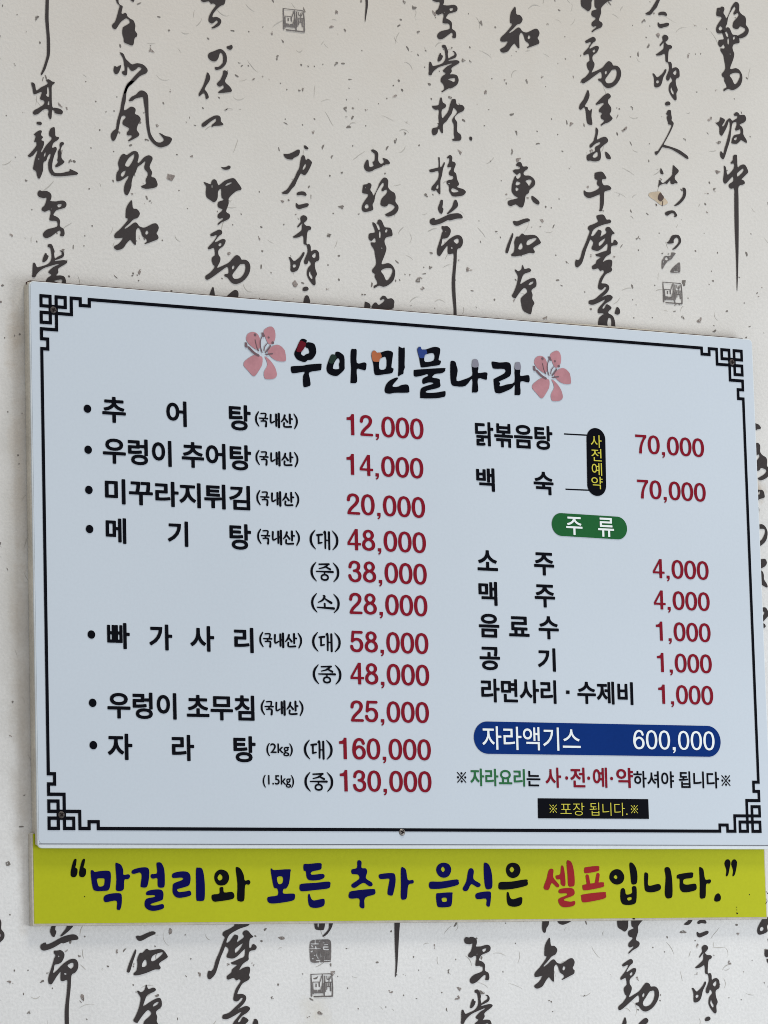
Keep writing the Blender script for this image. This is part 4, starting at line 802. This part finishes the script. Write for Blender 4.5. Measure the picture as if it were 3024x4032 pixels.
# ================================================================ the white menu board
c_tl, c_br = PX(113.3, 1107, FACE_Y), PX(3060, 3339, FACE_Y)
x0 = (PX(113.3, 1107, FACE_Y)[0] + PX(151, 3340, FACE_Y)[0]) / 2
x1 = (PX(2962, 1380, FACE_Y)[0] + PX(3005.5, 2414, FACE_Y)[0]) / 2
z1 = (PX(113.3, 1107, FACE_Y)[1] + PX(2950, 1334, FACE_Y)[1]) / 2
z0 = (PX(160, 3343, FACE_Y)[1] + PX(2990, 3341, FACE_Y)[1]) / 2
zs = (PX(150, 3321, FACE_Y)[1] + PX(2978, 3327, FACE_Y)[1]) / 2
menu = bpy.data.objects.new("menu_board", None)
COL.objects.link(menu)
menu.location = ((x0 + x1) / 2, 0, z0)
tag(menu, "large white menu board with black fret border and red prices, screwed to the papered wall", "menu board")
K = 0.0094
child(link("backing_panel", slab(x0 - 0.0005, x1 - 0.006, z0 + 0.004, z1 - 0.0006, -0.0125, -0.0088, 0.0004, 1, 0.002, 0.0004), M["edge"]), menu)
child(link("gap_shade_strip", slab(x0 + 0.004, x1 - 0.012, z1 - 0.035, z1 + 0.0020, -0.0088, WALL_Y - 0.0004), M["grime_shade"]), menu)  # dark strip stands in for grime and shade in the gap above
child(link("panel", slab(x0, x1, z0, z1, FACE_Y, -0.0126, 0.0007, 2, 0.006, 0.0001), M["board"]), menu)
child(link("side_panel", slab(x0 + 0.001, x0 + 0.005, byt, z1 - 0.003, -0.0124, WALL_Y - 0.0004), M["edge"]), menu)
child(link("printed_sheet", slab(x0 + 0.0016, x1 - 0.0016, zs, z1 - 0.0014, FACE_Y - 0.0005, FACE_Y - 0.0001, 0, 0, 0.005), M["sheet"]), menu)
child(link("sheet_seam", slab(x0 + 0.0016, x1 - 0.0016, zs - 0.0011, zs - 0.0001, FACE_Y - 0.0004, FACE_Y - 0.0001), M["line"]), menu)

# the edge of an older board stands up behind the right half of the top, getting lower to the right
ea, eb = PX(1900, 1250, FACE_Y)[0], PX(2935, 1333, FACE_Y)[0]
k = 24
V, Fc = [], []
rnd = random.Random(4)
for i in range(k + 1):
    t = i / k
    x = ea + (eb - ea) * t
    up = 0.0052 * min(1, t * 2.2) * (1 - t) ** 0.6 + rnd.uniform(0, 0.0003)
    for y, z in ((-0.0086, z1 - 0.004), (-0.0086, z1 + 0.0004 + up), (-0.0050, z1 + 0.0006 + up), (-0.0050, z1 - 0.004)):
        V.append((x, y, z))
for i in range(k):
    for q in range(3):
        Fc.append((4 * i + q, 4 * i + q + 1, 4 * i + q + 5, 4 * i + q + 4))
child(link("older_panel_edge", mesh(V, Fc), M["edge"]), menu)

# fret border: the square lattice of each corner and the four long lines, on one grid
fx0, fz1 = PX(154, 1158, FACE_Y); fx1, fz0 = PX(2997.6, 3279.8, FACE_Y)
fu = (PX(50 + 1015 / 3.318, 1158, FACE_Y)[0] - fx0) / 17.0
RECTS = [(0,4,0,1),(0,1,0,4),(3,4,0,9),(0,9,3,4),(5,9,0,1),(5,6,0,11),(8,9,0,4),(0,1,5,9),(0,4,8,9),(0,11,5,6),(10,11,0,6),(10,14,0,1),(13,14,0,3),(13,17,2,3),(16,17,0,3),
         (0,6,10,11),(0,1,10,14),(0,3,13,14),(2,3,13,17),(0,3,16,17)]
cells = {(i, j) for a, b, c, d in RECTS for i in range(a, b) for j in range(c, d)}
def fret(sx, sz):
    ox, oz = (fx0 if sx > 0 else fx1), (fz1 if sz > 0 else fz0)
    V, Fc = [], []
    for i, j in sorted(cells):
        k = len(V)
        for a, b in ((i, j), (i + 1, j), (i + 1, j + 1), (i, j + 1)):
            V.append((ox + sx * a * fu, 0, oz - sz * b * fu))
        Fc.append((k, k + 1, k + 2, k + 3))
    return mesh(V, Fc)
for sx in (1, -1):
    for sz in (1, -1):
        child(link("corner_fret", fret(sx, sz), M["black"], None, (0, FACE_Y - 0.0011, 0)), menu)
def quad(a, b, c, d):
    return mesh([(a, 0, c), (b, 0, c), (b, 0, d), (a, 0, d)], [(0, 1, 2, 3)])
for q in ((fx0 + 17 * fu, fx1 - 17 * fu, fz1 - fu, fz1), (fx0 + 17 * fu, fx1 - 17 * fu, fz0, fz0 + fu),
          (fx0, fx0 + fu, fz0 + 17 * fu, fz1 - 17 * fu), (fx1 - fu, fx1, fz0 + 17 * fu, fz1 - 17 * fu)):
    child(link("border_line", quad(*q), M["black"], None, (0, FACE_Y - 0.0011, 0)), menu)

# screws: domed heads with a cross recess
def screw(x, z, r, turn, metal=None):
    V, Fc = [(0, -0.0016, 0)], []
    n = 20
    prof = ((0.45, -0.0015), (0.8, -0.0010), (1.0, -0.0002), (1.0, 0.0006))
    for q, y in prof:
        for i in range(n):
            a = 6.2832 * i / n
            V.append((r * q * math.cos(a), y, r * q * math.sin(a)))
    for i in range(n): Fc.append((0, 1 + i, 1 + (i + 1) % n))
    for k in range(len(prof) - 1):
        for i in range(n):
            j = (i + 1) % n
            Fc.append((1 + k * n + i, 1 + k * n + j, 1 + (k + 1) * n + j, 1 + (k + 1) * n + i))
    s = child(link("screw", mesh(V, Fc), metal or M["steel"], None, (x, FACE_Y - 0.0008, z)), menu)
    s.rotation_euler = (0, turn, 0)
    a, b = 0.62 * r, 0.16 * r
    V = [(-a, 0, -b), (-b, 0, -b), (-b, 0, -a), (b, 0, -a), (b, 0, -b), (a, 0, -b), (a, 0, b), (b, 0, b), (b, 0, a), (-b, 0, a), (-b, 0, b), (-a, 0, b)]
    Fc = [(0, 1, 10, 11), (4, 5, 6, 7), (1, 4, 7, 10), (2, 3, 4, 1), (10, 7, 8, 9)]
    d = link("cross_slot", mesh(V, Fc), M["slot"], s, (0, -0.0019, 0))
    return s
sr = 0.0046
cc = 4.5 * fu
screw(fx0 + cc, fz1 - cc, sr, 0.3, M["old_steel"])
screw(fx1 - cc, fz1 - cc, sr, 0.1, M["old_steel"])
screw(fx0 + cc, fz0 + cc, sr, 0.8, M["old_steel"])
bs = PX(1582, 3277, FACE_Y)
screw(bs[0], bs[1], sr, 0.5)

# ---- heading
for nm, tile, txt, c in TITLE:
    child(ink(nm, txt, tile, FACE_Y, 0.0011, M[c], None, 0.0005), menu)
for tile, txt, c in TINTS:
    child(ink("letter_tint", txt, tile, FACE_Y, 0.0015, M[c], None, 0.0005), menu)
fl = bpy.data.objects.new("blossom", None)
COL.objects.link(fl)
fc = PX(920 + 385 / 3.318, 1260 + 440 / 3.318, FACE_Y)
fl.location = (fc[0], FACE_Y, fc[1])
child(fl, menu)
for p in PETALS: child(ink("petal", p, T1, FACE_Y, 0.0011, M["petal"], None, 0.0005), fl)
child(ink("stamen", STAMENS, T1, FACE_Y, 0.0015, M["stamen"], None, 0.0004), fl)
f2 = fl.copy(); COL.objects.link(f2); f2.parent = menu
p2 = PX(1760 + 1245 / 3.072, 1340 + 440 / 3.072, FACE_Y)
f2.location = fl.location + Vector((p2[0] - fc[0], 0, p2[1] - fc[1]))
for ch in list(fl.children):
    c = ch.copy(); COL.objects.link(c); c.parent = f2

# ---- dishes, notes and prices
for tile, body, box in DISHES:
    child(print_text("dish_name", body, tile, box, M["black"], None, OFF_K), menu)
for tile, body, box in PRICES:
    child(print_text("price", body, tile, box, M["red"], None, OFF_N), menu)
for tile, x, y in BULLETS:
    child(ink("bullet", "%d,%d,58" % (x, y), tile, FACE_Y, 0.0011, M["black"], None, 0.0004), menu)

def fitted(name, txt, wh, tile, x0, x1, y0, y1, material, bold=1.0):
    """handwritten note drawn in its own box, set level on the board"""
    ox, oy, s = tile
    xc, yc = ox + (x0 + x1) / 2 / s, oy + (y0 + y1) / 2 / s
    u0, u1 = PX(ox + x0 / s, yc, FACE_Y)[0], PX(ox + x1 / s, yc, FACE_Y)[0]
    zt, zb = PX(xc, oy + y0 / s, FACE_Y)[1], PX(xc, oy + y1 / s, FACE_Y)[1]
    kx, kz = (u1 - u0) / wh[0], (zt - zb) / wh[1]
    shapes = []
    for part in txt.split("|"):
        if not part.strip(): continue
        a = [list(map(float, t.split(","))) for t in part.split()]
        P = [(u0 + p[0] * kx, zt - p[1] * kz, p[2] * bold * math.sqrt(kx * kz) / 2) for p in a]
        P = smooth(P, False, 4) if len(P) > 2 else np.array(P)
        shapes.append(('L', P[:, :2], P[:, 2]))
    me, c = ink_mesh(shapes, 0.0004)
    return link(name, me, material, None, (c[0], FACE_Y - 0.0011, c[1]))
for tile, a, b, c, d in ORIGIN:
    child(fitted("origin_note", ORIGIN_INK, (297, 105), tile, a, b, c, d, M["black"], 1.3), menu)
for k, tile, a, b, c, d in SIZES:
    child(fitted("size_note", SIZE_INK[k] + PAREN, (350, 244), tile, a, b, c, d, M["black"], 1.1), menu)
child(print_text("weight_note", "(2kg)", L4, (1348,1536,157,249), M["black"], None, 0.012), menu)
child(print_text("weight_note", "(1.5kg)", L4, (1322,1545,382,472), M["black"], None, 0.012), menu)
child(ink("separator_dot", "S 676,993 699,994 699,1017 676,1016", R2, FACE_Y, 0.0011, M["black"], None, 0.0004), menu)

# ---- booking pill with its two leader lines
pill = child(ink("booking_pill", "871,182,144 876,480,144", R1, FACE_Y, 0.0011, M["black"]), menu)
for body, box in (("사",(835,906,156,238)),("전",(840,907,245,326)),("예",(842,909,337,420)),("약",(840,913,427,508))):
    child(print_text("pill_letter", body, R1, box, M["yellow"], None, 0.002, None, 0.0016), pill)
for q in ("S 663,143 812,151 812,160 663,152", "S 673,504 836,511 836,520 673,513"):
    child(ink("leader_line", q, R1, FACE_Y, 0.0007, M["black"], None, 0.0004), menu)
pill = child(ink("drinks_pill", "646,739.5,146 1012,762,146", R1, FACE_Y, 0.0011, M["pill_green"]), menu)
for body, box in (("주",(675,781,690,808)),("류",(883,987,696,820))):
    child(print_text("pill_letter", body, R1, box, M["white"], None, 0.014, None, 0.0016), pill)
pill = child(ink("extract_pill", "227,149.6,173 1467,170.4,171", R3, FACE_Y, 0.0011, M["pill_blue"]), menu)
child(print_text("pill_text", "자라액기스", R3, (195,748,90,221), M["white"], None, 0.008, None, 0.0016), pill)
child(print_text("pill_price", "600,000", R3, (1045,1503,110,237), M["white"], None, -0.16, None, 0.0016), pill)

MARK = "8,6,9 92,94,9|92,6,9 8,94,9|50,14,21|50,86,21|13,50,21|87,50,21"
# ---- the booking line and the take-away box
for a, b, c, d in ((53,108,342,405), (1542,1595,360,423)):
    child(fitted("reference_mark", MARK, (100, 100), R3, a, b, c, d, M["black"]), menu)
for body, box, c, off in (("자라요리",(130,437,325,424),"text_green",0.020),("는",(447,524,337,424),"black",0.020),
        ("사",(553,641,318,432),"red",0.020),("전",(693,776,318,430),"red",0.020),("예",(820,900,318,432),"red",0.020),("약",(952,1046,320,433),"red",0.020),
        ("하셔야",(1048,1276,338,432),"black",0.016),("됩니다",(1304,1530,340,435),"black",0.016)):
    child(print_text("booking_line", body, R3, box, M[c], None, off), menu)
for x, y in ((672, 377), (796, 378), (925, 380)):
    child(ink("booking_dot", "%d,%d,19" % (x, y), R3, FACE_Y, 0.0011, M["red"], None, 0.0004), menu)
box_ = child(ink("takeaway_box", "S 509,491 1131,496 1135,607 511,604", R3, FACE_Y, 0.0011, M["black"]), menu)
for a, b, c, d in ((572,617,525,575), (1030,1073,528,577)):
    o = child(fitted("reference_mark", MARK, (100, 100), R3, a, b, c, d, M["yellow"], 0.8), box_)
    o.location.y -= 0.0005
for body, box, off in (("포장",(635,770,516,588),-0.008),("됩니다.",(800,1012,516,590),-0.008)):
    child(print_text("takeaway_text", body, R3, box, M["yellow"], None, off, None, 0.0016), box_)

bpy.data.objects.remove(_to, do_unlink=True)
bpy.data.curves.remove(_tc)
